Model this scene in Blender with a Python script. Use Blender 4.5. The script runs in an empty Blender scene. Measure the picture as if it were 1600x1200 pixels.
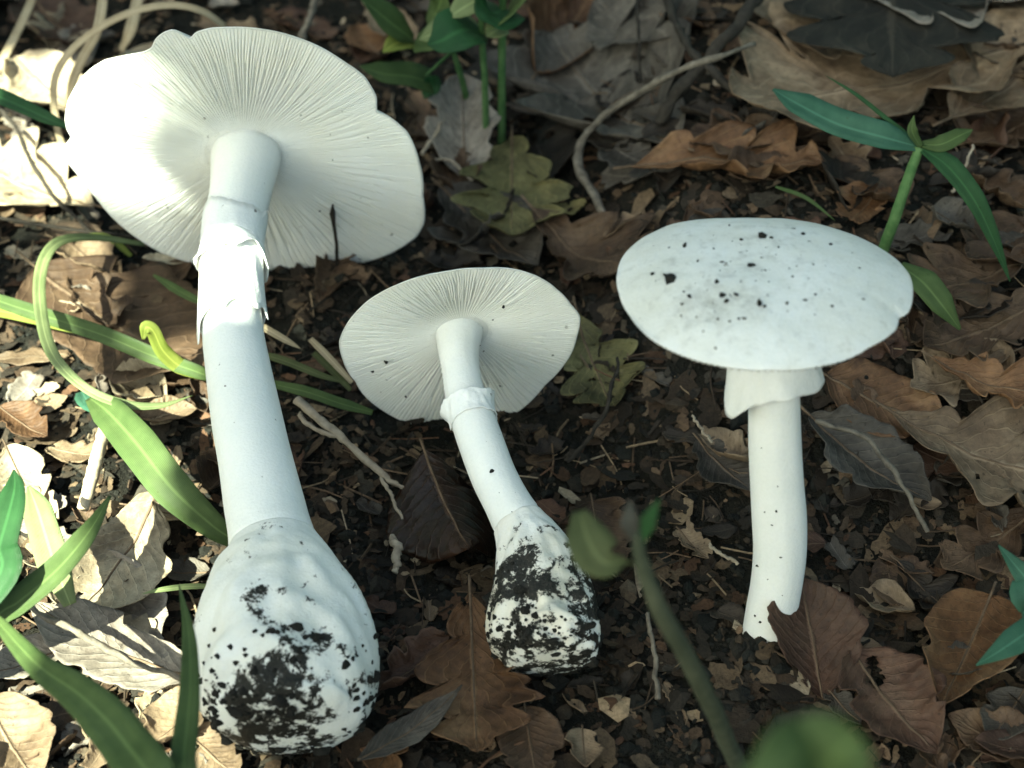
import bpy, math, random
import numpy as np
from mathutils import Vector, Matrix

# ------------------------------------------------------------------ camera, sky, sun, exposure
# all working coordinates are centimetres; S turns them into metres
S = 0.01
sc = bpy.context.scene
PITCH = math.radians(42.0)
DIST = 45.0
LENS = 60.0
K = 36.0 / LENS                     # frame width / distance
F = np.array([0, math.cos(PITCH), -math.sin(PITCH)])
U = np.array([0, math.sin(PITCH), math.cos(PITCH)])
R = np.array([1.0, 0, 0])
CAM = -F * DIST

cam_d = bpy.data.cameras.new('camera')
cam_d.lens = LENS; cam_d.sensor_width = 36.0
cam_d.clip_start = 0.005; cam_d.clip_end = 200.0
cam_d.dof.use_dof = True
cam_d.dof.focus_distance = 0.395
cam_d.dof.aperture_fstop = 17.0
cam = bpy.data.objects.new('camera', cam_d)
sc.collection.objects.link(cam)
cam.location = Vector(CAM * S)
cam.rotation_euler = (math.pi / 2 - PITCH, 0, 0)
sc.camera = cam

SUN_EL = math.radians(47.0)
SUN_H = np.array([-0.66, -0.75]); SUN_H /= np.linalg.norm(SUN_H)
TO_SUN = np.array([SUN_H[0] * math.cos(SUN_EL), SUN_H[1] * math.cos(SUN_EL), math.sin(SUN_EL)])

world = bpy.data.worlds.new('World'); sc.world = world
world.use_nodes = True
wn = world.node_tree.nodes; wl = world.node_tree.links
sky = wn.new('ShaderNodeTexSky'); sky.sky_type = 'NISHITA'; sky.sun_disc = False
sky.sun_elevation = SUN_EL
sky.sun_rotation = math.atan2(TO_SUN[0], TO_SUN[1])
sky.dust_density = 4.0; sky.air_density = 1.0; sky.ozone_density = 1.0
wl.new(sky.outputs[0], wn['Background'].inputs[0])
wn['Background'].inputs[1].default_value = 0.056

sun_d = bpy.data.lights.new('sun', 'SUN')
sun_d.energy = 5.0; sun_d.angle = math.radians(0.4); sun_d.color = (1.0, 0.95, 0.86)
sun = bpy.data.objects.new('sun', sun_d); sc.collection.objects.link(sun)
sun.rotation_euler = Vector(-TO_SUN).to_track_quat('-Z', 'Y').to_euler()

vs = sc.view_settings
vs.view_transform = 'Standard'; vs.look = 'None'; vs.gamma = 1.0; vs.use_curve_mapping = False
vs.exposure = 2.55
sc.display_settings.display_device = 'sRGB'
try:
    vs.use_white_balance = True
    vs.white_balance_temperature = 6750
    vs.white_balance_tint = -13
except Exception:
    pass
sc.cycles.use_denoising = True
sc.cycles.max_bounces = 5; sc.cycles.diffuse_bounces = 3; sc.cycles.glossy_bounces = 2; sc.cycles.transparent_max_bounces = 4

rng = np.random.default_rng(7)
random.seed(7)

# ------------------------------------------------------------------ geometry helpers (centimetres)
def ray(px, py):
    u = (px - 800) / 1600 * K; v = -(py - 600) / 1600 * K
    return F + u * R + v * U

def at(px, py, z=0.0):
    d = ray(px, py); return CAM + d * ((z - CAM[2]) / d[2])

def aty(px, py, y):
    d = ray(px, py); return CAM + d * ((y - CAM[1]) / d[1])

def atplane(px, py, p0, n):
    d = ray(px, py); return CAM + d * (np.dot(p0 - CAM, n) / np.dot(d, n))

def cmpp(p):                       # centimetres per photograph pixel at a point
    return np.dot(np.asarray(p) - CAM, F) * K / 1600

def nrm(v):
    v = np.asarray(v, float); return v / (np.linalg.norm(v) + 1e-12)

def _hash(i, j, s):
    n = (i * 374761393 + j * 668265263 + s * 1442695041) & 0xffffffff
    n = ((n ^ (n >> 13)) * 1274126177) & 0xffffffff
    return ((n ^ (n >> 16)) & 0xffff) / 65535.0

def vnoise(x, y, s=0):
    x = np.asarray(x, float); y = np.asarray(y, float)
    i = np.floor(x).astype(np.int64); j = np.floor(y).astype(np.int64)
    fx = x - i; fy = y - j
    fx = fx * fx * (3 - 2 * fx); fy = fy * fy * (3 - 2 * fy)
    a = _hash(i, j, s); b = _hash(i + 1, j, s); c = _hash(i, j + 1, s); d = _hash(i + 1, j + 1, s)
    return (a + (b - a) * fx) * (1 - fy) + (c + (d - c) * fx) * fy      # 0..1

def fbm(x, y, s=0, o=4):
    t = 0; a = 0.5
    for k in range(o):
        t = t + a * (vnoise(np.asarray(x) * 2 ** k + 17.3 * k, np.asarray(y) * 2 ** k - 9.1 * k, s + k) - 0.5)
        a *= 0.5
    return t

def bank(x, y):                    # the floor rises to a low bank behind the upright mushroom
    sx = np.clip((np.asarray(x, float) - 1.0) / 5.0, 0, 1); sy = np.clip((np.asarray(y, float) + 7.8) / 12.0, 0, 1)
    return 3.2 * sx * sx * (3 - 2 * sx) * sy * sy * (3 - 2 * sy)

def gz(x, y):                      # height of the forest floor
    x = np.asarray(x, float); y = np.asarray(y, float)
    near = np.exp(-((x / 60) ** 2 + (y / 60) ** 2))
    h = fbm(x / 7, y / 7, 3, 4) * 1.3 + fbm(x / 1.3, y / 1.3, 11, 3) * 0.38
    mound = 0.7 * np.exp(-(((x - 5.8) / 1.5) ** 2 + ((y + 9.2) / 1.2) ** 2))
    return h * (0.35 + 0.65 * near) - 0.25 + mound + bank(x, y)

def atg(px, py, lift=0.0):
    z = 0.0
    for _ in range(14):
        p = at(px, py, z); z1 = float(gz(p[0], p[1])) + lift; done = abs(z1 - z) < .004; z = z1
        if done: break
    return at(px, py, z)

def spline(pts, n):                # Catmull-Rom through the rows of pts
    P = np.asarray(pts, float)
    if len(P) == 2:
        t = np.linspace(0, 1, n)[:, None]; return P[0] * (1 - t) + P[1] * t
    P = np.vstack([2 * P[0] - P[1], P, 2 * P[-1] - P[-2]])
    m = len(P) - 3; out = []
    for u in np.linspace(0, m, n):
        k = min(int(u), m - 1); t = u - k
        a, b, c, d = P[k], P[k + 1], P[k + 2], P[k + 3]
        out.append(0.5 * (2 * b + (c - a) * t + (2 * a - 5 * b + 4 * c - d) * t * t + (3 * b - a - 3 * c + d) * t ** 3))
    return np.array(out)

COL = sc.collection
def link_mesh(name, V, Fc, mat, parent=None, origin=None, smooth=True, uv=None, kind=None, col=None):
    o3 = np.zeros(3) if origin is None else np.asarray(origin, float)
    me = bpy.data.meshes.new(name)
    V = (np.asarray(V, float) - o3) * S
    me.from_pydata(V.tolist(), [], Fc if isinstance(Fc, list) else Fc.tolist())
    if smooth:
        me.polygons.foreach_set('use_smooth', np.ones(len(me.polygons), bool))
    if uv is not None:
        l = me.uv_layers.new(name='UVMap')
        idx = np.zeros(len(me.loops), np.int32); me.loops.foreach_get('vertex_index', idx)
        l.data.foreach_set('uv', np.asarray(uv, np.float32)[idx].ravel())
    if col is not None:
        a = me.color_attributes.new('tone', 'FLOAT_COLOR', 'POINT')
        c4 = np.ones((len(V), 4), np.float32); c4[:, :3] = np.asarray(col)
        a.data.foreach_set('color', c4.ravel())
    me.materials.append(mat); me.update()
    ob = bpy.data.objects.new(name, me); COL.objects.link(ob)
    if parent is None: ob.location = Vector(o3 * S)
    else: ob.parent = parent
    if kind: ob['kind'] = kind
    return ob

def empty(name, loc):
    o = bpy.data.objects.new(name, None); COL.objects.link(o)
    o.empty_display_size = 0.01; o.location = Vector(np.asarray(loc, float) * S)
    return o

def tag(o, label, cat, group=None):
    o['label'] = label; o['category'] = cat
    if group: o['group'] = group
    return o

def grid_faces(n, m, wrap=False):
    f = []
    mm = m if wrap else m - 1
    for i in range(n - 1):
        for j in range(mm):
            a = i * m + j; b = i * m + (j + 1) % m
            f.append((a, b, b + m, a + m))
    return f

def tube(pts, rad, n=8, samples=None, rough=0.0, seed=0, caps=True):
    C = spline(pts, samples) if samples else np.asarray(pts, float)
    N = len(C); rad = np.interp(np.linspace(0, 1, N), np.linspace(0, 1, len(rad)), rad) if np.ndim(rad) else np.full(N, rad)
    T = np.gradient(C, axis=0); T /= np.linalg.norm(T, axis=1)[:, None] + 1e-12
    a = nrm(np.cross(T[0], [0.31, 0.2, 0.93])) if abs(T[0][2]) < 0.95 else nrm(np.cross(T[0], [1, 0, 0]))
    V = []; th = np.linspace(0, 2 * np.pi, n, endpoint=False)
    for k in range(N):
        a = nrm(a - T[k] * np.dot(a, T[k])); b = np.cross(T[k], a)
        r = rad[k] * (1 + rough * (vnoise(th * 1.3 + seed, np.full(n, k * 0.6), seed) - 0.5) * 2)
        V.append(C[k] + (np.cos(th) * r)[:, None] * a + (np.sin(th) * r)[:, None] * b)
    V = np.vstack(V); f = grid_faces(N, n, True)
    if caps:
        f.append(tuple(range(n - 1, -1, -1))); f.append(tuple((N - 1) * n + j for j in range(n)))
    return V, f

class Bag:                         # gathers shapes into one mesh
    def __init__(s): s.V = []; s.F = []; s.C = []; s.n = 0
    def add(s, V, Fc, c=None):
        s.V.append(np.asarray(V)); s.F += [tuple(i + s.n for i in q) for q in Fc]; s.n += len(V)
        if c is not None: s.C.append(np.tile(np.asarray(c, float), (len(V), 1)))
    def out(s): return np.vstack(s.V), s.F

# ------------------------------------------------------------------ materials
def new_mat(name):
    m = bpy.data.materials.new(name); m.use_nodes = True
    nt = m.node_tree; b = nt.nodes['Principled BSDF']
    return m, nt, b
def N(nt, t, **kw):
    n = nt.nodes.new(t)
    for k, v in kw.items(): setattr(n, k, v)
    return n
def ramp(nt, stops):
    r = N(nt, 'ShaderNodeValToRGB'); e = r.color_ramp.elements
    while len(e) < len(stops): e.new(0.5)
    for el, (p, c) in zip(e, stops): el.position = p; el.color = (c[0], c[1], c[2], 1)
    return r
def noise(nt, scale, detail=5, rough=0.6, vec=None, dist=0.0):
    n = N(nt, 'ShaderNodeTexNoise'); n.inputs['Scale'].default_value = scale
    n.inputs['Detail'].default_value = detail; n.inputs['Roughness'].default_value = rough
    n.inputs['Distortion'].default_value = dist
    if vec is not None: nt.links.new(vec, n.inputs['Vector'])
    return n
def mix(nt, fac, a, b, mode='MIX'):
    m = N(nt, 'ShaderNodeMix'); m.data_type = 'RGBA'; m.blend_type = mode
    L = nt.links
    for sock, v in ((m.inputs[0], fac), (m.inputs[6], a), (m.inputs[7], b)):
        if hasattr(v, 'is_output'): L.new(v, sock)
        elif sock.type == 'VALUE': sock.default_value = v
        else: sock.default_value = (*v, 1)
    return m.outputs[2]
def math_n(nt, op, a, b=None, c=None):
    m = N(nt, 'ShaderNodeMath'); m.operation = op
    for k, v in enumerate((a, b, c)):
        if v is None: continue
        if hasattr(v, 'is_output'): nt.links.new(v, m.inputs[k])
        else: m.inputs[k].default_value = v
    return m.outputs[0]
def bump(nt, b, h, strength, dist, prev=None):
    n = N(nt, 'ShaderNodeBump'); n.inputs['Strength'].default_value = strength
    n.inputs['Distance'].default_value = dist
    nt.links.new(h, n.inputs['Height'])
    if prev is not None: nt.links.new(prev, n.inputs['Normal'])
    nt.links.new(n.outputs[0], b.inputs['Normal']); return n.outputs[0]
def world_pos(nt):
    return N(nt, 'ShaderNodeNewGeometry').outputs['Position']

def leaf_material(name, c_dark, c_mid, c_light, trans=0.12, vein=1.25, rough=0.62, spots=0.5):
    m, nt, b = new_mat(name); L = nt.links
    tc = N(nt, 'ShaderNodeTexCoord'); oi = N(nt, 'ShaderNodeObjectInfo')
    off = N(nt, 'ShaderNodeVectorMath', operation='ADD')
    sc3 = N(nt, 'ShaderNodeVectorMath', operation='SCALE'); sc3.inputs['Scale'].default_value = 3.7
    comb = N(nt, 'ShaderNodeCombineXYZ')
    for k in range(3): L.new(oi.outputs['Random'], comb.inputs[k])
    L.new(comb.outputs[0], sc3.inputs[0]); L.new(tc.outputs['Object'], off.inputs[0]); L.new(sc3.outputs[0], off.inputs[1])
    v = off.outputs[0]
    n1 = noise(nt, 55, 6, 0.62, v, 0.4)
    r1 = ramp(nt, [(0.30, c_dark), (0.52, c_mid), (0.74, c_light)]); L.new(n1.outputs[0], r1.inputs[0])
    n2 = noise(nt, 420, 4, 0.7, v)
    r2 = ramp(nt, [(0.35, (0.62,) * 3), (0.62, (1.12,) * 3)]); L.new(n2.outputs[0], r2.inputs[0])
    c = mix(nt, 0.75, r1.outputs[0], r2.outputs[0], 'MULTIPLY')
    n3 = noise(nt, 160, 3, 0.5, v)                                   # decay spots
    r3 = ramp(nt, [(0.62, (1, 1, 1)), (0.70, (0.38, 0.33, 0.30))]); L.new(n3.outputs[0], r3.inputs[0])
    c = mix(nt, spots, c, r3.outputs[0], 'MULTIPLY')
    n4 = noise(nt, 24, 5, 0.7, v, 0.8)                               # large stains
    r4 = ramp(nt, [(0.38, (0.45, 0.42, 0.40)), (0.56, (1, 1, 1))]); L.new(n4.outputs[0], r4.inputs[0])
    c = mix(nt, 0.7, c, r4.outputs[0], 'MULTIPLY')
    n6 = noise(nt, 900, 2, 0.5, v)
    r6 = ramp(nt, [(0.66, (1, 1, 1)), (0.72, (.25, .22, .2))]); L.new(n6.outputs[0], r6.inputs[0])
    c = mix(nt, 0.7, c, r6.outputs[0], 'MULTIPLY')
    # veins out of the leaf's own uv: u along, v across (-1..1 kept as 0..1)
    sep = N(nt, 'ShaderNodeSeparateXYZ'); L.new(tc.outputs['UV'], sep.inputs[0])
    av = math_n(nt, 'ABSOLUTE', math_n(nt, 'SUBTRACT', sep.outputs[1], 0.5))
    lat = math_n(nt, 'SUBTRACT', math_n(nt, 'MULTIPLY', sep.outputs[0], 11.0), math_n(nt, 'MULTIPLY', av, 5.5))
    tri = math_n(nt, 'PINGPONG', lat, 0.5)
    veinm = N(nt, 'ShaderNodeMapRange'); veinm.inputs[1].default_value = 0.0; veinm.inputs[2].default_value = 0.07
    veinm.inputs[3].default_value = 1.0; veinm.inputs[4].default_value = 0.0; L.new(tri, veinm.inputs[0])
    mid = N(nt, 'ShaderNodeMapRange'); mid.inputs[1].default_value = 0.012; mid.inputs[2].default_value = 0.03
    mid.inputs[3].default_value = 1.0; mid.inputs[4].default_value = 0.0; L.new(av, mid.inputs[0])
    vm = math_n(nt, 'MAXIMUM', math_n(nt, 'MULTIPLY', veinm.outputs[0], 0.6), mid.outputs[0])
    c = mix(nt, math_n(nt, 'MULTIPLY', vm, 0.55), c, tuple(min(1, x * vein) for x in c_light))
    hsv = N(nt, 'ShaderNodeHueSaturation')
    mr = N(nt, 'ShaderNodeMapRange'); mr.inputs[3].default_value = 0.72; mr.inputs[4].default_value = 1.2
    L.new(oi.outputs['Random'], mr.inputs[0]); L.new(mr.outputs[0], hsv.inputs['Value']); L.new(c, hsv.inputs['Color'])
    c = hsv.outputs[0]
    L.new(c, b.inputs['Base Color'])
    b.inputs['Roughness'].default_value = rough; b.inputs['Specular IOR Level'].default_value = 0.35
    h = math_n(nt, 'ADD', math_n(nt, 'MULTIPLY', vm, 0.8), math_n(nt, 'MULTIPLY', n2.outputs[0], 0.9))
    h = math_n(nt, 'ADD', h, math_n(nt, 'MULTIPLY', n1.outputs[0], 1.2))
    bump(nt, b, h, 0.55, 0.0007)
    tr = N(nt, 'ShaderNodeBsdfTranslucent'); L.new(c, tr.inputs[0])
    ms = N(nt, 'ShaderNodeMixShader'); ms.inputs[0].default_value = trans
    L.new(b.outputs[0], ms.inputs[1]); L.new(tr.outputs[0], ms.inputs[2])
    L.new(ms.outputs[0], nt.nodes['Material Output'].inputs[0])
    return m

LM = {
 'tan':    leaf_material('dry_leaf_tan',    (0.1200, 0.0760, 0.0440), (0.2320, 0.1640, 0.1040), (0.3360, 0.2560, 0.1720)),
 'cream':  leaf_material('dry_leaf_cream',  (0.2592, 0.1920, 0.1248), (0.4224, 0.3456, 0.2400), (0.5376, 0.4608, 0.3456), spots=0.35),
 'brown':  leaf_material('dry_leaf_brown',  (0.0440, 0.0264, 0.0160), (0.1000, 0.0600, 0.0352), (0.1760, 0.1160, 0.0704)),
 'orange': leaf_material('dry_leaf_orange', (0.0800, 0.0360, 0.0144), (0.1760, 0.0920, 0.0440), (0.2720, 0.1680, 0.0880)),
 'red':    leaf_material('dry_leaf_red',    (0.0346, 0.0168, 0.0104), (0.0835, 0.0424, 0.0259), (0.1382, 0.0874, 0.0576)),
 'grey':   leaf_material('dry_leaf_grey',   (0.0400, 0.0336, 0.0264), (0.0920, 0.0784, 0.0640), (0.1600, 0.1400, 0.1160)),
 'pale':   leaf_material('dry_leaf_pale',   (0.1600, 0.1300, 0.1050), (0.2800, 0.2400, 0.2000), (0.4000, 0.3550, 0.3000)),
 'dark':   leaf_material('dry_leaf_dark',   (0.0120, 0.0088, 0.0064), (0.0304, 0.0224, 0.0160), (0.0640, 0.0480, 0.0344), spots=0.7),
 'moss':   leaf_material('leaf_mossy',      (0.0720, 0.0660, 0.0264), (0.1920, 0.1740, 0.0720), (0.3240, 0.2760, 0.1200)),
 'near_black':    leaf_material('leaf_near_black',        (.006, .006, .005), (.016, .015, .011), (.045, .038, .028), rough=0.8, vein=1.0),
 'glossy': leaf_material('husk_glossy',     (0.0144, 0.0072, 0.0040), (0.0360, 0.0176, 0.0104), (0.0800, 0.0400, 0.0240), rough=0.3),
}

def blade_material(name, base, light, trans=0.3, stripes=26):
    m, nt, b = new_mat(name); L = nt.links
    tc = N(nt, 'ShaderNodeTexCoord'); sep = N(nt, 'ShaderNodeSeparateXYZ'); L.new(tc.outputs['UV'], sep.inputs[0])
    st = math_n(nt, 'PINGPONG', math_n(nt, 'MULTIPLY', sep.outputs[1], stripes), 0.5)
    n1 = noise(nt, 130, 4, 0.6, tc.outputs['Object'])
    f = math_n(nt, 'ADD', math_n(nt, 'MULTIPLY', st, 0.55), math_n(nt, 'MULTIPLY', n1.outputs[0], 0.75))
    r = ramp(nt, [(0.3, base), (0.8, light)]); L.new(f, r.inputs[0])
    av = math_n(nt, 'ABSOLUTE', math_n(nt, 'SUBTRACT', sep.outputs[1], 0.5))
    mid = N(nt, 'ShaderNodeMapRange'); mid.inputs[1].default_value = 0.02; mid.inputs[2].default_value = 0.06
    mid.inputs[3].default_value = 0.6; mid.inputs[4].default_value = 0.0; L.new(av, mid.inputs[0])
    c = mix(nt, mid.outputs[0], r.outputs[0], tuple(min(1, x * 1.5) for x in light))
    n2 = noise(nt, 700, 3, 0.6, tc.outputs['Object'])
    r2 = ramp(nt, [(0.68, (1, 1, 1)), (0.74, (0.5, 0.4, 0.25))]); L.new(n2.outputs[0], r2.inputs[0])
    c = mix(nt, 0.6, c, r2.outputs[0], 'MULTIPLY')
    L.new(c, b.inputs['Base Color']); b.inputs['Roughness'].default_value = 0.55; b.inputs['Specular IOR Level'].default_value = 0.35
    hh = math_n(nt, 'ADD', st, math_n(nt, 'MULTIPLY', n1.outputs[0], 3.0))
    bump(nt, b, hh, 0.5, 0.0004)
    tr = N(nt, 'ShaderNodeBsdfTranslucent'); L.new(c, tr.inputs[0])
    ms = N(nt, 'ShaderNodeMixShader'); ms.inputs[0].default_value = trans
    L.new(b.outputs[0], ms.inputs[1]); L.new(tr.outputs[0], ms.inputs[2])
    L.new(ms.outputs[0], nt.nodes['Material Output'].inputs[0])
    return m
GM = {
 'green':  blade_material('grass_green', (.055, .095, .028), (.125, .18, .06)),
 'deep':   blade_material('grass_deep', (.018, .065, .020), (.045, .125, .042)),
 'blue':   blade_material('leaf_bluegreen', (.03, .10, .06), (.085, .20, .13)),
 'lime':   blade_material('grass_lime', (.15, .20, .03), (.30, .33, .08)),
 'pale':   blade_material('grass_pale', (.17, .22, .09), (.31, .36, .17)),
 'straw':  blade_material('grass_straw', (.33, .25, .15), (.55, .47, .33), trans=0.1),
 'dull':   blade_material('leaf_dull_grey', (.035, .036, .03), (.085, .085, .072), trans=0.05),
 'olive':  blade_material('grass_olive', (.07, .085, .03), (.15, .17, .07)),
}

def plain_material(name, stops, scale, bump_s=0.6, bump_d=0.0006, rough=0.85, bscale=None):
    m, nt, b = new_mat(name)
    tc = N(nt, 'ShaderNodeTexCoord')
    n1 = noise(nt, scale, 6, 0.65, tc.outputs['Object']); r = ramp(nt, stops); nt.links.new(n1.outputs[0], r.inputs[0])
    nt.links.new(r.outputs[0], b.inputs['Base Color']); b.inputs['Roughness'].default_value = rough
    b.inputs['Specular IOR Level'].default_value = 0.25
    n2 = noise(nt, bscale or scale * 3, 5, 0.7, tc.outputs['Object'])
    bump(nt, b, n2.outputs[0], bump_s, bump_d)
    return m
M_TWIG = plain_material('twig_grey', [(0.3, (.06, .05, .04)), (0.7, (.20, .175, .14))], 300)
M_TWIGP = plain_material('twig_pale', [(0.3, (.20, .16, .12)), (0.7, (.40, .34, .26))], 300)
M_TWIGD = plain_material('twig_dark', [(0.3, (.012, .010, .008)), (0.7, (.045, .038, .03))], 300)
M_STALK = plain_material('leaf_stalk', [(0.3, (.07, .047, .03)), (0.7, (.17, .12, .08))], 400)
M_STEMG = plain_material('herb_stem', [(0.3, (.04, .10, .03)), (0.7, (.11, .19, .07))], 250, 0.3)
M_STEMO = plain_material('stalk_olive', [(0.3, (.03, .04, .025)), (0.7, (.075, .085, .055))], 200, 0.3)
M_BARK = plain_material('bark', [(0.3, (.05, .04, .03)), (0.7, (.16, .13, .1))], 60, 0.8, 0.003)
M_DIRT = plain_material('soil_black', [(0.3, (.006, .006, .005)), (0.7, (.022, .020, .016))], 600, 0.8)

def soil_material():
    m, nt, b = new_mat('forest_soil'); L = nt.links
    p = world_pos(nt)
    n1 = noise(nt, 45, 8, 0.7, p); r1 = ramp(nt, [(0.35, (.006, .0065, .005)), (0.55, (.015, .014, .010)), (0.75, (.045, .034, .023))])
    L.new(n1.outputs[0], r1.inputs[0])
    n2 = noise(nt, 900, 4, 0.7, p); r2 = ramp(nt, [(0.35, (.5,) * 3), (0.75, (1.5,) * 3)]); L.new(n2.outputs[0], r2.inputs[0])
    L.new(mix(nt, 1.0, r1.outputs[0], r2.outputs[0], 'MULTIPLY'), b.inputs['Base Color'])
    b.inputs['Roughness'].default_value = 0.9; b.inputs['Specular IOR Level'].default_value = 0.2
    h = math_n(nt, 'ADD', math_n(nt, 'MULTIPLY', n1.outputs[0], 2.0), n2.outputs[0])
    bump(nt, b, h, 0.9, 0.002); return m
M_SOIL = soil_material()

def crumb_material():
    m, nt, b = new_mat('litter_crumbs'); L = nt.links
    a = N(nt, 'ShaderNodeVertexColor', layer_name='tone'); p = world_pos(nt)
    n2 = noise(nt, 900, 4, 0.7, p); r2 = ramp(nt, [(0.3, (.5,) * 3), (0.75, (1.3,) * 3)]); L.new(n2.outputs[0], r2.inputs[0])
    L.new(mix(nt, 1.0, a.outputs[0], r2.outputs[0], 'MULTIPLY'), b.inputs['Base Color'])
    b.inputs['Roughness'].default_value = 0.85; b.inputs['Specular IOR Level'].default_value = 0.25
    bump(nt, b, n2.outputs[0], 0.7, 0.0006); return m
M_CRUMB = crumb_material()

def mushroom_material(name, white, cream, fibre=False, dirt=None, dirt_scale=70, grain=1.0, dust=0.0):
    """white flesh; dirt = (low, high) noise thresholds of black soil smears stuck to it, weighted by attribute 'tone'"""
    m, nt, b = new_mat(name); L = nt.links
    tc = N(nt, 'ShaderNodeTexCoord'); v = tc.outputs['Object']
    n1 = noise(nt, 60, 5, 0.6, v); r1 = ramp(nt, [(0.35, cream), (0.65, white)]); L.new(n1.outputs[0], r1.inputs[0])
    c = r1.outputs[0]
    n2 = noise(nt, 1500, 3, 0.6, v)
    r2 = ramp(nt, [(0.25, (.9,) * 3), (0.6, (1,) * 3)]); L.new(n2.outputs[0], r2.inputs[0])
    c = mix(nt, 0.5 * grain, c, r2.outputs[0], 'MULTIPLY')
    n4 = noise(nt, 380, 2, 0.5, v)                                    # tiny dark specks
    r4 = ramp(nt, [(0.745, (1, 1, 1)), (0.775, (.12, .10, .08))]); L.new(n4.outputs[0], r4.inputs[0])
    c = mix(nt, 0.8, c, r4.outputs[0], 'MULTIPLY')
    n9 = noise(nt, 230, 5, 0.7, v)
    h = math_n(nt, 'ADD', n2.outputs[0], math_n(nt, 'MULTIPLY', n1.outputs[0], 1.5)); h = math_n(nt, 'ADD', h, math_n(nt, 'MULTIPLY', n9.outputs[0], 1.6))
    if dirt:
        a = N(nt, 'ShaderNodeVertexColor', layer_name='tone')
        n3 = noise(nt, dirt_scale, 9, 0.74, v, 0.2)
        sp = N(nt, 'ShaderNodeSeparateColor'); L.new(a.outputs[0], sp.inputs[0])
        f = math_n(nt, 'ADD', n3.outputs[0], math_n(nt, 'SUBTRACT', sp.outputs[0], 0.5))
        mr = N(nt, 'ShaderNodeMapRange'); mr.inputs[1].default_value = dirt[0]; mr.inputs[2].default_value = dirt[1]
        L.new(f, mr.inputs[0])
        if dust:                                                      # thin film of soil dust round the smears
            n8 = noise(nt, 330, 6, 0.75, v); f8 = math_n(nt, 'ADD', n8.outputs[0], math_n(nt, 'SUBTRACT', sp.outputs[0], 0.5))
            m8 = N(nt, 'ShaderNodeMapRange'); m8.inputs[1].default_value = .46; m8.inputs[2].default_value = .72; m8.inputs[4].default_value = dust; L.new(f8, m8.inputs[0])
            c = mix(nt, m8.outputs[0], c, (.16, .15, .125))
        n7 = noise(nt, dirt_scale * 2.6, 5, 0.7, v)
        fl = N(nt, 'ShaderNodeMapRange'); fl.inputs[1].default_value = .535; fl.inputs[2].default_value = .575; fl.inputs[3].default_value = 1; fl.inputs[4].default_value = 0; L.new(n7.outputs[0], fl.inputs[0])
        dm = math_n(nt, 'MULTIPLY', mr.outputs[0], fl.outputs[0])
        n5 = noise(nt, 1100, 3, 0.7, v); r5 = ramp(nt, [(0.3, (.005, .006, .005)), (0.6, (.022, .02, .016)), (0.78, (.075, .06, .045))]); L.new(n5.outputs[0], r5.inputs[0])
        c = mix(nt, dm, c, r5.outputs[0])
        h = math_n(nt, 'ADD', h, math_n(nt, 'MULTIPLY', math_n(nt, 'MULTIPLY', dm, n5.outputs[0]), 5))
    L.new(c, b.inputs['Base Color'])
    b.inputs['Roughness'].default_value = 0.6; b.inputs['Specular IOR Level'].default_value = 0.3
    b.inputs['Subsurface Weight'].default_value = 0.25
    b.inputs['Subsurface Radius'].default_value = (1.0, 0.9, 0.7); b.inputs['Subsurface Scale'].default_value = 0.0015
    bump(nt, b, h, 0.4, 0.0003)
    return m
WHITE = (.82, .82, .80); CREAMY = (.78, .775, .73)
M_STEM = mushroom_material('mushroom_stem', WHITE, (.77, .78, .76), dirt=(0.70, 0.74), dirt_scale=160)
M_CAP = mushroom_material('mushroom_cap', (.80, .80, .78), (.70, .69, .63), dirt=(0.70, 0.74), dirt_scale=200, dust=.45)
M_GILL = mushroom_material('mushroom_gills', (.89, .89, .85), (.88, .87, .80), grain=0.25)
M_RING = mushroom_material('mushroom_ring', (.84, .84, .82), (.80, .80, .77))
M_BULBD = mushroom_material('mushroom_bulb_caked', (.80, .80, .78), (.66, .62, .52), dirt=(0.50, 0.525), dirt_scale=95)
M_BULB = mushroom_material('mushroom_bulb', WHITE, (.73, .72, .66), dirt=(0.51, 0.53), dirt_scale=105)

# ------------------------------------------------------------------ ground
def build_ground():
    n = 330
    a = np.linspace(-1, 1, n); g = np.sinh(a * 8) / np.sinh(8) * 2000 + a * 20
    X, Y = np.meshgrid(g, g + 4, indexing='ij')
    Z = gz(X, Y)
    o = link_mesh('ground', np.stack([X.ravel(), Y.ravel(), Z.ravel()], 1), [q[::-1] for q in grid_faces(n, n)], M_SOIL, kind='structure')
    return o
build_ground()

# ------------------------------------------------------------------ the mushrooms
def cap_radius(outline, C, n, e1, e2, samples=1440, sigma=2.5):
    th, rr = [], []
    for (px, py) in outline:
        d = atplane(px, py, C, n) - C
        th.append(math.atan2(np.dot(d, e2), np.dot(d, e1)) % (2 * math.pi)); rr.append(np.linalg.norm(d))
    o = np.argsort(th); th = np.array(th)[o]; rr = np.array(rr)[o]
    t = np.linspace(0, 2 * math.pi, samples, endpoint=False)
    r = np.interp(t, np.r_[th - 2 * math.pi, th, th + 2 * math.pi], np.r_[rr, rr, rr])
    k = np.exp(-0.5 * (np.arange(-9, 10) / sigma) ** 2); k /= k.sum()
    r = np.convolve(np.r_[r[-9:], r, r[:9]], k, 'valid')
    k2 = np.exp(-0.5 * (np.arange(-120, 121) / 45.0) ** 2); k2 /= k2.sum(); rs = np.convolve(np.r_[r[-120:], r, r[:120]], k2, 'valid')
    def f(a, q=1.0):
        a = np.asarray(a) % (2 * math.pi); tt = np.r_[t, 2 * math.pi]
        R1 = np.interp(a, tt, np.r_[r, r[0]]); R0 = np.interp(a, tt, np.r_[rs, rs[0]])
        return R0 + (R1 - R0) * np.asarray(q) ** 6
    return f

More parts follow.
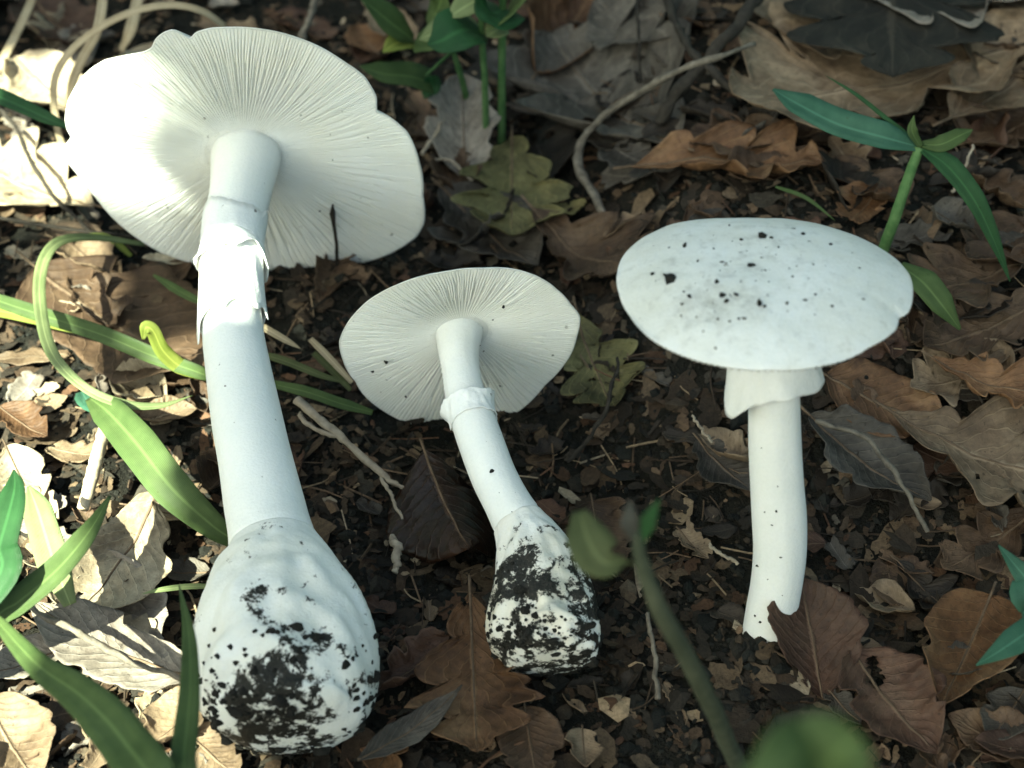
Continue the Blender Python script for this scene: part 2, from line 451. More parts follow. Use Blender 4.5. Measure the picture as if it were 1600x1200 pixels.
def body_rings(C, rad, T, nseg, seed, lump, lump_scale):
    V = []; th = np.linspace(0, 2 * np.pi, nseg, endpoint=False)
    for k in range(len(C)):
        e1 = nrm(R - T[k] * np.dot(R, T[k])); e2 = np.cross(T[k], e1)
        rk = rad[k] + lump[k] * 2 * (fbm(np.cos(th) * lump_scale + 7 + seed, np.sin(th) * lump_scale + k * 0.028 * lump_scale, seed, 3))
        V.append(C[k] + (np.cos(th) * rk)[:, None] * e1 + (np.sin(th) * rk)[:, None] * e2)
    return np.vstack(V)

def mushroom(name, label, p0, axis, line, junction, capC, cap_n, outline, thick, flat_pow, droop, gills, seed,
             bulb_dirt=None, cap_dirt=None, wavy=0.45, bulb_mat=None, bulb_lump=0.8, group='white mushrooms laid out on the forest floor'):
    """p0/axis: the plane (through the x direction) that the stem's centre line lies in; line: (px, py, half width px) from the cap downwards"""
    pn = nrm(np.cross(R, axis))
    P = np.array([atplane(a, b, p0, pn) for a, b, w in line]); W = np.array([w * cmpp(p) for p, (a, b, w) in zip(P, line)])
    t = np.linspace(0, 1, len(P))
    C = spline(P, 90); Wd = spline(np.stack([W, W * 0, W * 0], 1), 90)[:, 0]
    T = np.gradient(C, axis=0); T /= np.linalg.norm(T, axis=1)[:, None]
    # soft end: the last rings close like a dome
    js = np.argmin(np.abs(np.array([np.linalg.norm(c - atplane(*junction, p0, pn)) for c in C]))) if junction else len(C) - 1
    base = C[-1].copy()
    root = empty(name, [base[0], base[1], float(gz(base[0], base[1]))])
    org = np.array(root.location) / S
    tag(root, label, 'mushroom', group)
    ns = 56
    # stem (runs a little into the cap and into the bulb)
    je = min(js + 6, len(C))
    Cs = np.vstack([C[0] - T[0] * 0.35, C[:je]]); Ts = np.vstack([T[0], T[:je]]); Ws = np.r_[Wd[0] * 1.02, Wd[:je]]
    if junction: Ws[js + 1:] *= np.linspace(0.97, 0.75, len(Ws) - js - 1)
    lump = np.full(len(Cs), 0.035)
    V = body_rings(Cs, Ws, Ts, ns, seed, lump, 1.2)
    col = np.zeros((len(V), 3)); fr = np.repeat(np.linspace(0, 1, len(Cs)), ns)
    col[:, 0] = 0.40 + 0.16 * np.clip((fr - 0.78) / 0.22, 0, 1)
    f = grid_faces(len(Cs), ns, True); f.append(tuple(range(ns - 1, -1, -1))); f.append(tuple((len(Cs) - 1) * ns + j for j in range(ns)))
    link_mesh('stem', V, f, M_STEM, root, org, col=col)
    bulb = None
    if junction:
        Cb, Tb, Wb = C[js:], T[js:], Wd[js:].copy()
        Wb[0] *= 0.93
        endr = Wb[-1]
        k = np.linspace(0, 1, 9)[1:]
        Cb2 = np.vstack([Cb] + [Cb[-1] + Tb[-1] * (math.sin(a * math.pi / 2) * endr * 0.26) for a in k])
        Wb2 = np.r_[Wb, endr * np.cos(k * math.pi / 2) ** .55 + 0.01]; Tb2 = np.vstack([Tb] + [Tb[-1]] * 8)
        nb = 84
        # finer rings
        u = np.linspace(0, len(Cb2) - 1, 110); ix = np.arange(len(Cb2))
        Cb3 = np.stack([np.interp(u, ix, Cb2[:, q]) for q in range(3)], 1); Wb3 = np.interp(u, ix, Wb2)
        Tb3 = np.stack([np.interp(u, ix, Tb2[:, q]) for q in range(3)], 1); Tb3 /= np.linalg.norm(Tb3, axis=1)[:, None]
        amp = np.interp(np.linspace(0, 1, 110), [0, 0.25, 0.6, 1], [0.02, 0.10, 0.22, 0.12]) * Wb3.max() * bulb_lump
        V = body_rings(Cb3, Wb3, Tb3, nb, seed + 5, amp, 2.6)
        fr = np.repeat(np.linspace(0, 1, 110), nb); col = np.zeros((len(V), 3)); col[:, 0] = np.interp(fr, *bulb_dirt[:2])
        col[:, 0] += 0.22 * fbm(V[:, 0] * .55 + seed, (V[:, 1] + V[:, 2]) * .55, seed + 31, 2)
        for (bx, by, br, ba) in bulb_dirt[2]:
            bp = atplane(bx, by, p0, pn); toc = nrm(CAM - bp); dd = V - bp; dd = dd - np.outer(dd @ toc, toc)
            col[:, 0] += ba * np.exp(-((dd ** 2).sum(1)) / br ** 2)
        f = grid_faces(110, nb, True); f.append(tuple(range(nb - 1, -1, -1))); f.append(tuple(109 * nb + j for j in range(nb)))
        bulb = link_mesh('bulb', V, f, bulb_mat or M_BULB, root, org, col=col)
        bulb_pts = V
    # cap
    n = nrm(cap_n); e1 = nrm(R - n * np.dot(R, n)); e2 = np.cross(n, e1)
    Rf = cap_radius(outline, capC, n, e1, e2)
    na = 360; th = np.linspace(0, 2 * np.pi, na, endpoint=False); Rt = Rf(th)
    rho_t = np.r_[0.0001, np.linspace(0.06, 0.9, 20), 0.94, 0.97, 0.99, 1.0]
    prof = []
    for q in rho_t: prof.append((q, thick * (1 - q ** flat_pow) + 0.0))
    prof += [(1.003, -0.012), (0.998, -0.024), (0.985, -0.022)]
    for q in np.linspace(0.97, 0.08, 14): prof.append((q, -0.02 + 0.0 * q))
    V = []
    for q, h in prof:
        edge = np.clip((q - 0.55) / 0.45, 0, 1) ** 2
        wav = (fbm(np.cos(th) * 1.6 + seed, np.sin(th) * 1.6, seed + 2, 3)) * wavy * edge
        dh = h + wav - droop * q ** 4 + fbm(np.cos(th) * q * 2.4 + 3, np.sin(th) * q * 2.4 + seed, seed + 8, 3) * 0.10 * (h > 0.01)
        rr = Rf(th, min(q, 1.0)) * q
        V.append(capC + (np.cos(th) * rr)[:, None] * e1 + (np.sin(th) * rr)[:, None] * e2 + dh[:, None] * n)
    V = np.vstack(V); f = [q[::-1] for q in grid_faces(len(prof), na, True)]
    f.append(tuple(range(na)))
    col = np.zeros((len(V), 3)); col[:, 0] = 0.42
    if cap_dirt is not None:
        for (px, py, r, a) in cap_dirt:
            d = np.linalg.norm(V - atplane(px, py, capC + n * thick * 0.8, n), axis=1)
            col[:, 0] = np.maximum(col[:, 0], 0.42 + a * np.exp(-(d / r) ** 2))
    cap = link_mesh('cap', V, f, M_CAP, root, org, col=col)
    # gills: a corrugated sheet of real ridges, every other one short
    NG, depth = gills
    ph = np.array([0.0, 0.10, 0.24, 0.5, 0.76, 0.90]); hh = np.array([0.0, 0.62, 0.95, 1.0, 0.95, 0.62])
    k = np.repeat(np.arange(NG), 6); jit = np.repeat(rng.uniform(-0.16, 0.16, NG), 6)
    tg = (k + np.tile(ph, NG) + jit) / NG * 2 * np.pi
    long_ = np.repeat(np.where(np.arange(NG) % 2 == 0, 0.0, np.where(np.arange(NG) % 4 == 1, 0.33, 0.6) + rng.uniform(-.08, .08, NG)), 6)
    gh = np.tile(hh, NG) * np.repeat(rng.uniform(0.82, 1.0, NG), 6)
    r0 = W[0] * 1.10
    qs = np.linspace(0, 1, 30) ** 0.9
    V = []
    for q in qs:
        Rg = Rf(tg) * 0.992
        rr = r0 + (Rg - r0) * q
        rho = rr / Rf(tg)
        d = depth * (0.14 + 0.86 * np.clip(q / 0.40, 0, 1)) * (1 - 0.75 * np.clip((q - 0.55) / 0.45, 0, 1) ** 1.5)
        on = np.clip((q - long_) / 0.12, 0, 1) * (long_ > 0) + (long_ == 0)
        swing = (fbm(np.cos(tg) * 2, np.sin(tg) * 2 + q * 1.5, seed + 4, 2)) * 0.10 * q
        a2 = tg + swing
        Rg2 = Rf(a2, q) * 0.992; rr = r0 + (Rg2 - r0) * q
        edge = np.clip((rr / Rf(a2) - 0.55) / 0.45, 0, 1) ** 2
        wav = (fbm(np.cos(a2) * 1.6 + seed, np.sin(a2) * 1.6, seed + 2, 3)) * wavy * edge
        dh = 0.01 + wav - droop * (rr / Rf(a2)) ** 4 - d * gh * on - 0.02
        V.append(capC + (np.cos(a2) * rr)[:, None] * e1 + (np.sin(a2) * rr)[:, None] * e2 + dh[:, None] * n)
    m = NG * 6
    g = link_mesh('gills', np.vstack(V), grid_faces(len(qs), m, True), M_GILL, cap, org, kind='stuff', smooth=False)
    return dict(root=root, org=org, C=C, T=T, W=Wd, n=n, e1=e1, e2=e2, capC=capC, Rf=Rf, bulb=bulb, cap=cap,
                bulb_pts=bulb_pts if junction else None, pn=pn, p0=p0)

def collar(mu, t0, t1, flare0, flare1, ragged, seed, thick=0.05, lift=0.04, name='ring', wob=0.15, n=96, rows=16, extra=None, rf=2.5, lin=False, pleat=0.0):
    """a membrane sleeve round the stem between two rows of its centre line; flare = how far each end stands off"""
    C, T, W = mu['C'], mu['T'], mu['W']
    th = np.linspace(0, 2 * np.pi, n, endpoint=False); V = []
    top = t0 + ragged[0] * fbm(np.cos(th) * rf, np.sin(th) * rf, seed, 4) * 2
    bot = t1 + ragged[1] * fbm(np.cos(th) * rf * 1.1 + 5, np.sin(th) * rf * 1.1, seed + 3, 4) * 2
    if extra is not None: bot = bot + extra(th)
    ix = np.arange(len(C))
    for side in (0, 1):
        us = np.linspace(0, 1, rows) if side == 0 else np.linspace(1, 0, rows)
        for u in us:
            k = top + (bot - top) * u
            Cc = np.stack([np.interp(k, ix, C[:, q]) for q in range(3)], 1); Tc = np.stack([np.interp(k, ix, T[:, q]) for q in range(3)], 1)
            w = np.interp(k, ix, W)
            e1 = R - Tc * (Tc @ R)[:, None]; e1 /= np.linalg.norm(e1, axis=1)[:, None]; e2 = np.cross(Tc, e1)
            fl = flare0 * (1 - u) + flare1 * u if lin else flare0 * (1 - u) ** 2 + flare1 * u ** 2
            fl = fl + pleat * (np.sin(th * 11 + 2 * np.sin(th * 3)) * .5 + np.sin(th * 5 + 1)) * u
            rr = w + lift + fl * (1 + wob * 4 * fbm(np.cos(th) * 2 + 9, np.sin(th) * 2 + u, seed + 6, 3)) + wob * 0.25 * fbm(np.cos(th) * 4, np.sin(th) * 4 + u * 3, seed + 1, 3)
            rr = np.maximum(rr, w + 0.012) - (thick if side else 0) * (0.4 + 0.6 * math.sin(math.pi * min(max(u, 0.08), 0.92)))
            V.append(Cc + (np.cos(th) * rr)[:, None] * e1 + (np.sin(th) * rr)[:, None] * e2)
    V = np.vstack(V); f = grid_faces(2 * rows, n, True)
    f += [((2 * rows - 1) * n + j, (2 * rows - 1) * n + (j + 1) % n, (j + 1) % n, j) for j in range(n)]
    return link_mesh(name, V, f, M_RING, mu['root'], mu['org'])

ICO_V = None
def ico():
    global ICO_V
    if ICO_V is None:
        p = (1 + 5 ** 0.5) / 2
        v = np.array([(-1, p, 0), (1, p, 0), (-1, -p, 0), (1, -p, 0), (0, -1, p), (0, 1, p), (0, -1, -p), (0, 1, -p), (p, 0, -1), (p, 0, 1), (-p, 0, -1), (-p, 0, 1)], float)
        v /= np.linalg.norm(v[0])
        fc = [(0, 11, 5), (0, 5, 1), (0, 1, 7), (0, 7, 10), (0, 10, 11), (1, 5, 9), (5, 11, 4), (11, 10, 2), (10, 7, 6), (7, 1, 8), (3, 9, 4), (3, 4, 2), (3, 2, 6), (3, 6, 8), (3, 8, 9), (4, 9, 5), (2, 4, 11), (6, 2, 10), (8, 6, 7), (9, 8, 1)]
        ICO_V = (v, fc)
    return ICO_V
def lumps(P, sizes, flat=0.8, colors=None):
    v, fc = ico(); n = len(P)
    sc_ = sizes[:, None, None] * (0.6 + 0.8 * rng.random((n, 12, 1))) * np.stack([0.7 + 0.6 * rng.random(n), 0.7 + 0.6 * rng.random(n), flat * (0.6 + 0.6 * rng.random(n))], 1)[:, None, :]
    V = P[:, None, :] + v[None] * sc_
    Fi = (np.array(fc)[None] + (np.arange(n) * 12)[:, None, None]).reshape(-1, 3)
    c = np.repeat(colors, 12, axis=0) if colors is not None else None
    return V.reshape(-1, 3), Fi, c

# -- the big one, lying with its gills to the camera
bulbA = at(448, 1040, 1.75)
cA = at(380, 243, 4.35)
axA = nrm([0, *(cA - bulbA)[1:]])
lineA = [(384, 250, 54), (378, 290, 49), (368, 340, 47), (362, 400, 46), (361, 460, 46), (364, 520, 48), (373, 580, 51), (385, 650, 55), (397, 710, 57),
         (411, 780, 62), (423, 835, 66), (428, 862, 76), (431, 885, 92), (433, 915, 108), (436, 950, 124), (441, 1000, 137), (448, 1050, 139), (452, 1088, 133), (452, 1115, 118)]
outA = [(660, 300), (662, 345), (650, 368), (632, 382), (590, 402), (530, 416), (470, 422), (420, 419), (360, 418), (300, 410), (230, 378), (182, 340), (150, 303),
        (122, 265), (100, 236), (102, 222), (113, 208), (106, 196), (103, 180), (108, 150), (125, 120), (145, 98), (165, 84), (200, 77), (225, 74), (238, 68), (243, 54), (256, 43), (272, 38),
        (285, 45), (297, 56), (305, 45), (330, 38), (375, 37), (430, 45), (480, 62), (530, 88), (570, 118), (588, 150), (588, 172), (608, 178), (635, 200), (655, 250)]
capnA = np.array([-0.07, math.cos(math.radians(12)), math.sin(math.radians(12))])
mA = mushroom('mushroom', 'largest white mushroom lying on its side, gills showing, torn ring and big earthy bulb', bulbA, axA, lineA, (425, 845), cA + capnA * 0.05, capnA, outA,
              1.5, 2.4, 0.12, (330, 0.13), 3, bulb_lump=.75, bulb_dirt=([0, .3, .5, .7, .85, 1], [.37, .40, .455, .485, .49, .52], [(430, 1085, .9, .075), (460, 1130, 1.0, .05), (350, 1050, .5, -.08), (345, 1000, .6, -.08), (535, 1100, .6, -.07), (540, 1010, .5, .05), (385, 1145, .4, .08), (350, 1120, .3, -.1)]))
kA = lambda py: int(np.argmin([abs(np.dot(c - CAM, U) / np.dot(c - CAM, F) - (600 - py) / 1600 * K) for c in mA['C']]))
collar(mA, kA(345), kA(500), 0.00, 0.07, (2.0, 2.6), 21, thick=0.05, lift=0.045, wob=0.30, rf=1.3, extra=lambda th: 2.4 * np.exp(-((th - 2.9) / .25) ** 2))
collar(mA, kA(392), kA(416), 0.00, 0.12, (1.0, 2.0), 27, thick=0.04, lift=0.075, wob=0.30, rf=1.1)

# -- the middle one
bulbB = at(850, 985, 1.05)
cB = at(722, 522, 3.0)
axB = nrm([0, *(cB - bulbB)[1:]])
lineB = [(716, 520, 38), (716, 545, 33), (720, 580, 30), (728, 620, 32), (741, 660, 35), (755, 700, 36), (772, 745, 36), (795, 790, 37), (812, 820, 42),
         (828, 850, 54), (843, 890, 68), (850, 930, 76), (852, 970, 82), (855, 1000, 80), (856, 1020, 70)]
outB = [(905, 490), (900, 520), (882, 562), (850, 600), (800, 645), (755, 660), (700, 663), (640, 656), (590, 632), (555, 592), (536, 560), (530, 530), (540, 505),
        (565, 475), (600, 450), (650, 430), (700, 418), (760, 413), (810, 418), (840, 427), (868, 447), (890, 470)]
capnB = nrm([-0.16, math.cos(math.radians(13)), math.sin(math.radians(13))])
mB = mushroom('mushroom', 'small white mushroom lying between the other two, gills showing, bulb black with soil', bulbB, axB, lineB, (806, 812), cB + capnB * 0.05, capnB, outB,
              0.9, 2.4, 0.08, (210, 0.105), 14, wavy=.18, bulb_mat=M_BULBD, bulb_lump=1.5, bulb_dirt=([0, .12, .35, .5, .7, 1], [.42, .47, .53, .53, .53, .58], [(840, 900, .5, .10), (800, 900, .5, .08), (870, 850, .5, -.05), (875, 975, .45, -.07), (800, 1000, .3, -.04), (930, 950, .4, .08)]))
kB = lambda py: int(np.argmin([abs(np.dot(c - CAM, U) / np.dot(c - CAM, F) - (600 - py) / 1600 * K) for c in mB['C']]))
collar(mB, kB(630), kB(660), 0.13, 0.02, (1.8, 1.2), 33, thick=0.045, lift=0.025, wob=0.4, rf=1.3)

# -- the upright one
baseC = atg(1196, 985, 0.0)
TILT = math.radians(8)
axC = np.array([0, math.sin(TILT), math.cos(TILT)])
baseC = baseC - axC * 0.5
pnC = nrm(np.cross(R, axC))
cC = atplane(1196, 462, baseC, pnC)
lineC = [(1202, 482, 42), (1206, 530, 40), (1208, 580, 39), (1210, 630, 39), (1211, 690, 40), (1214, 750, 41), (1218, 810, 42), (1219, 860, 41), (1214, 910, 40), (1206, 955, 40), (1199, 1000, 40), (1196, 1030, 38)]
outC = [(965, 425), (975, 397), (1005, 368), (1050, 350), (1120, 341), (1200, 340), (1270, 347), (1340, 368), (1392, 398), (1420, 428), (1426, 458), (1418, 488), (1404, 495), (1400, 514),
        (1360, 542), (1300, 567), (1230, 580), (1150, 577), (1080, 560), (1020, 531), (985, 493), (968, 458)]
mC = mushroom('mushroom', 'upright white mushroom standing in the soil, smooth soil-flecked cap and skirt-like ring', baseC, axC, lineC, None, cC, axC, outC,
              0.66, 3.0, 0.0, (150, 0.22), 41, wavy=.14, cap_dirt=[(1110, 470, 0.7, 0.17), (1170, 475, 0.5, 0.15), (1060, 420, 0.5, 0.1), (1200, 380, 0.8, 0.08), (1150, 420, 0.6, 0.1)])
kC = lambda py: int(np.argmin([abs(np.dot(c - CAM, U) / np.dot(c - CAM, F) - (600 - py) / 1600 * K) for c in mC['C']]))
collar(mC, kC(528), kC(602), 0.28, 0.46, (0.3, 0.5), 52, thick=0.035, lift=0.05, wob=0.10, rf=1.4, lin=True, pleat=.035,
       extra=lambda th: 4.2 * np.exp(-((th - 2.75) / 0.38) ** 2) - 3.6 * np.exp(-((th - 1.45) / .75) ** 2) - 1.0 * np.exp(-((th - .1) / .5) ** 2))

# soil clods really stuck on bulbs, cap and stems
def stick(mu, pts, sizes, parent, name='soil_clods'):
    V, Fi, _ = lumps(np.asarray(pts), np.asarray(sizes), 0.7)
    return link_mesh(name, V, Fi, M_DIRT, parent, mu['org'], kind='stuff', smooth=False)
for mu, cnt, lo, s0 in ((mA, 260, 0.5, 0.06), (mB, 420, 0.2, 0.05)):
    B = mu['bulb_pts']; nb = 84
    row = np.arange(len(B)) // nb
    pr = np.clip((row / 109 - lo) / 0.3, 0.0, 1)
    nz = fbm(B[:, 0] * 1.1, (B[:, 1] + B[:, 2]) * 1.1, 77, 3) + 0.04 > 0
    w = pr * nz * (row < 106); w = w / w.sum()
    idx = rng.choice(len(B), cnt, p=w)
    stick(mu, B[idx], s0 * rng.lognormal(0, 0.5, cnt), mu['bulb'])
pts, sz = [], []
for (px, py, s) in [(1048, 429, .16), (1070, 381, .10), (1068, 464, .08), (1078, 458, .07), (1120, 445, .07), (1128, 462, .12), (1135, 470, .08), (1150, 463, .06), (1186, 476, .11), (1195, 479, .08), (1163, 492, .05),
                    (1342, 415, .06), (1190, 376, .09), (1205, 378, .07), (1255, 365, .06), (1298, 380, .05), (1140, 350, .04), (1230, 475, .06), (1300, 474, .05), (1240, 355, .05), (1090, 410, .04), (1270, 420, .03), (1100, 500, .03)]:
    q = atplane(px, py, cC + axC * 0.56, axC); pts.append(q - axC * 0.01); sz.append(s * 0.85)
for i in range(70):
    q = atplane(rng.normal(1130, 75), rng.normal(445, 38), cC + axC * 0.56, axC); pts.append(q); sz.append(0.02 * rng.lognormal(0, 0.5))
# let each fleck rest on the cap's skin
Vc = np.array([v.co for v in mC['cap'].data.vertices]) / S + mC['org']
Vc = Vc[:360 * 22]
for i, q in enumerate(pts):
    dxy = (Vc - q) - np.outer((Vc - q) @ axC, axC); j = np.argmin((dxy ** 2).sum(1)); pts[i] = q + axC * np.dot(Vc[j] - q, axC)
stick(mC, pts, sz, mC['cap'], 'soil_flecks')
# flecks on the gills and stems of the two that lie down
def on_gills(mu, specs, d):
    P_, s_ = [], []
    for (px, py, s) in specs: P_.append(atplane(px, py, mu['capC'] - mu['n'] * d, mu['n'])); s_.append(s)
    stick(mu, P_, s_, mu['cap'], 'soil_flecks')
on_gills(mB, [(787, 480, .055), (603, 566, .05), (582, 581, .045), (864, 555, .03), (634, 620, .03), (781, 603, .03), (770, 500, .02)], 0.2)
on_gills(mA, [(392, 312, .05), (408, 325, .035), (415, 345, .04), (500, 330, .03), (575, 215, .025), (470, 180, .02), (340, 290, .02), (520, 250, .02)], 0.27)
def on_stem(mu, specs, par):
    P_, s_ = [], []
    for (px, py, s) in specs:
        c = atplane(px, py, mu['p0'], mu['pn']); k = np.argmin(np.linalg.norm(mu['C'] - c, axis=1))
        off = c - mu['C'][k]; off -= mu['T'][k] * np.dot(off, mu['T'][k]); x = min(np.linalg.norm(off) / mu['W'][k], 0.95)
        up = nrm(np.cross(mu['T'][k], R)); up = up if up[2] > 0 else -up
        # walk towards the camera until the stem's skin
        d = nrm(CAM - c); p = c.copy()
        for _ in range(200):
            if np.linalg.norm((p - mu['C'][k]) - mu['T'][k] * np.dot(p - mu['C'][k], mu['T'][k])) >= mu['W'][k]: break
            p = p + d * 0.02
        P_.append(p - d * 0.01); s_.append(s)
    stick(mu, P_, s_, par, 'soil_flecks')
on_stem(mB, [(769, 736, .06), (713, 631, .04), (750, 540, .02), (730, 614, .02), (760, 690, .02), (805, 770, .02), (800, 800, .03), (780, 770, .015)], mB['root'])
on_stem(mC, [(1185, 884, .05), (1180, 962, .045), (1188, 972, .04), (1211, 962, .04), (1213, 799, .04), (1206, 820, .03), (1220, 870, .03), (1226, 860, .02), (1195, 800, .02), (1190, 700, .02), (1215, 760, .02), (1200, 905, .025), (1222, 930, .02)], mC['root'])
on_stem(mA, [(390, 826, .11), (383, 842, .10), (400, 838, .06), (412, 850, .05), (378, 858, .06), (489, 878, .10), (480, 888, .06), (514, 930, .07), (405, 865, .05), (396, 855, .07), (372, 600, .02), (400, 690, .02), (380, 750, .02)], mA['root'])

# ------------------------------------------------------------------ dead leaves
def leaf_shape(L, Wd, kind, seed, nt=46, ns=13):
    """flat leaf: returns (t, s) grids and x (along), y (across) in cm; stalk end at x = 0"""
    r = np.random.default_rng(seed)
    t = np.linspace(0, 1, nt)
    def edge(side):
        if kind == 'oak':
            env = np.sin(np.pi * np.clip(t, 0, 1) ** 1.15) ** 0.62 * (0.62 + 0.38 * np.sin(np.pi * t ** 1.35))
            nl = 4.0 + r.uniform(-0.4, 0.6); ph = r.uniform(-0.12, 0.12)
            lob = np.abs(np.sin(np.pi * (nl * t ** 0.92 + ph))) ** 0.75
            w = env * (0.46 + 0.54 * lob)
        elif kind == 'ovate':
            w = np.sin(np.pi * t ** 0.85) ** 0.8
        elif kind == 'lance':
            w = np.sin(np.pi * t ** 0.8) ** 1.1
        else:                                           # a torn scrap
            w = np.clip(np.sin(np.pi * np.clip(t * 0.9 + 0.05, 0, 1)) ** 0.35 * (0.75 + 1.3 * fbm(t * 3.2, t * 0 + side * 7.7, seed, 3)), 0.03, 1.3)
        w = w * (1 + 0.16 * fbm(t * 9, t * 0 + side * 5.1, seed + 1, 3) * 2)
        if kind != 'lance':
            bite = np.clip((vnoise(t * 7 + side * 3.3 + seed, t * 0 + seed * .7, seed + 5) - .66) / .12, 0, 1)
            w = w * (1 - (.5 if kind == 'scrap' else .34) * bite)
        return np.maximum(w, 0.012) * Wd / 2
    wl, wr = edge(-1), edge(1)
    s = np.linspace(-1, 1, ns); T_, S_ = np.meshgrid(t, s, indexing='ij')
    w = np.where(S_ < 0, wl[:, None], wr[:, None])
    Y = w * S_
    fwd = {'oak': 0.16, 'ovate': 0.04, 'lance': 0.02, 'scrap': 0.0}[kind]
    X = L * (T_ + fwd * np.abs(S_) * np.sin(np.pi * T_) * (0.5 + 0.5 * np.abs(Y) / (Wd / 2 + 1e-6)))
    if kind == 'scrap':
        X += L * 0.16 * (fbm(S_ * 2.2 + 3, T_ * 0 + (T_ > 0.5) * 4.2, seed + 9, 3)) * 2 * np.abs(2 * T_ - 1)
    return T_, S_, X, Y

def sheet(X, Y, Z, thick, holes=0.0, seed=0):
    n, m = X.shape
    Pm = np.stack([X, Y, Z], -1)
    du = np.gradient(Pm, axis=0); dv = np.gradient(Pm, axis=1)
    nn = np.cross(du, dv); nn /= np.linalg.norm(nn, axis=-1, keepdims=True) + 1e-9
    top = Pm.reshape(-1, 3); bot = (Pm - nn * thick).reshape(-1, 3)
    gf = grid_faces(n, m)
    keep = set(range(len(gf)))
    if holes > 0:
        cx = X.reshape(n, m); hn = vnoise(X[:-1, :-1] * 1.9 + seed, Y[:-1, :-1] * 1.9, seed + 40)
        keep = {i for i in range(len(gf)) if hn.ravel()[i] < 1 - holes}
    f = []; k = n * m; cnt = {}
    for i in keep:
        a, b, c, d = gf[i]
        f.append((a, d, c, b)); f.append((a + k, b + k, c + k, d + k))
        for e in ((a, b), (b, c), (c, d), (d, a)):
            key = (min(e), max(e)); cnt[key] = (cnt.get(key, (0,))[0] + 1, e)
    for key, (c, e) in cnt.items():
        if c == 1: f.append((e[0], e[1], e[1] + k, e[0] + k))
    return np.vstack([top, bot]), f

def dead_leaf(p0, p1, ratio, mat, label, kind='oak', lift=0.05, fold=0.12, curl=0.25, bend=0.08, wrinkle=0.10, roll=0.0, rise=0.0, seed=0, holes=0.0,
              group=None, name='dead_leaf', res=(60, 21), z0=None, ribs=True, stalk=0.35, flip=1):
    """stalk end p0 and tip p1 given as photograph pixels on the floor; everything else in real proportion"""
    a = atg(*p0, lift) if z0 is None else at(*p0, z0); b = atg(*p1, lift) if z0 is None else at(*p1, z0)
    L = np.linalg.norm((b - a)[:2]); W_ = L * ratio
    T_, S_, X, Y = leaf_shape(L, W_, kind, seed, *res)
    if holes == 0 and ribs: holes = 0.035
    rj = np.random.default_rng(seed + 77); inn = np.zeros_like(X); inn[1:-1, 1:-1] = 1; inn[:, res[1] // 2] = 0
    X = X + rj.uniform(-.3, .3, X.shape) * L / res[0] * inn; Y = Y + rj.uniform(-.3, .3, X.shape) * np.abs(Y).max(1, keepdims=True) * 2 / res[1] * inn
    Z = fold * np.abs(Y) * flip + bend * L * ((T_ - 0.5) ** 2 * 4) * flip
    Z += curl * W_ * 0.5 * np.abs(S_) ** 2 * (0.4 + 1.2 * vnoise(T_ * 2.3 + seed, S_ * 0.9, seed + 2)) * flip * np.minimum(1, np.abs(Y) / (W_ * 0.3 + 1e-6))
    Z += wrinkle * (fbm(X / 1.1 + seed, Y / 1.1, seed + 3, 3)) * 2.0
    Z += 0.045 * fbm(X / .4, Y / .4, seed + 13, 2) * 2
    Z += 0.03 * np.cos(2 * np.pi * (11 * T_ - 2.75 * np.abs(S_))) * (np.abs(S_) * (1 - np.abs(S_)) * 4) * min(1, L / 4)
    d = nrm(np.r_[(b - a)[:2], 0]); side = np.array([-d[1], d[0], 0])
    cr, sr = math.cos(roll), math.sin(roll)
    Yr = Y * cr - Z * sr; Zr = Y * sr + Z * cr
    ce, se = math.cos(rise), math.sin(rise)
    Xr = X * ce - Zr * se * 0 - 0; Zr = Zr + X * se
    wx = a[0] + d[0] * Xr + side[0] * Yr; wy = a[1] + d[1] * Xr + side[1] * Yr
    if z0 is None:
        g = gz(wx, wy)
        # drape: follow the floor loosely
        Zf = Zr + 0.55 * (g - g.mean()) + g.mean()
        off = np.percentile(Zf - g, 12); Zf = Zf - off + lift
    else:
        Zf = Zr + z0
    V, f = sheet(wx, wy, Zf, 0.018, holes, seed)
    uv = np.stack([T_.ravel(), S_.ravel() * 0.5 + 0.5], 1); uv = np.vstack([uv, uv])
    i0 = (res[0] // 2) * res[1] + res[1] // 2
    org = np.array([V[i0][0], V[i0][1], V[:, 2].min()])
    if not ribs:
        o = link_mesh(name, V, f, LM[mat], None, org, uv=uv); tag(o, label, 'leaf', group); return o
    root = empty(name, org); tag(root, label, 'leaf', group)
    link_mesh('blade', V, f, LM[mat], root, org, uv=uv)
    mid = V[: res[0] * res[1]].reshape(res[0], res[1], 3)[:, res[1] // 2] + np.array([0, 0, 0.006])
    st = nrm(mid[0] - mid[3]); pre = [mid[0] + st * L * stalk * 0.3 * q + np.array([0, 0, -0.03 * q]) for q in (1.0, 0.5)] if stalk else []
    line = np.vstack(pre + [mid[: int(res[0] * 0.93)]]) if pre else mid[: int(res[0] * 0.93)]
    V2, f2 = tube(line, [0.038, 0.03, 0.012] if L > 3 else [0.024, 0.01], 6)
    link_mesh('midrib', V2, f2, M_STALK, root, org)
    return root

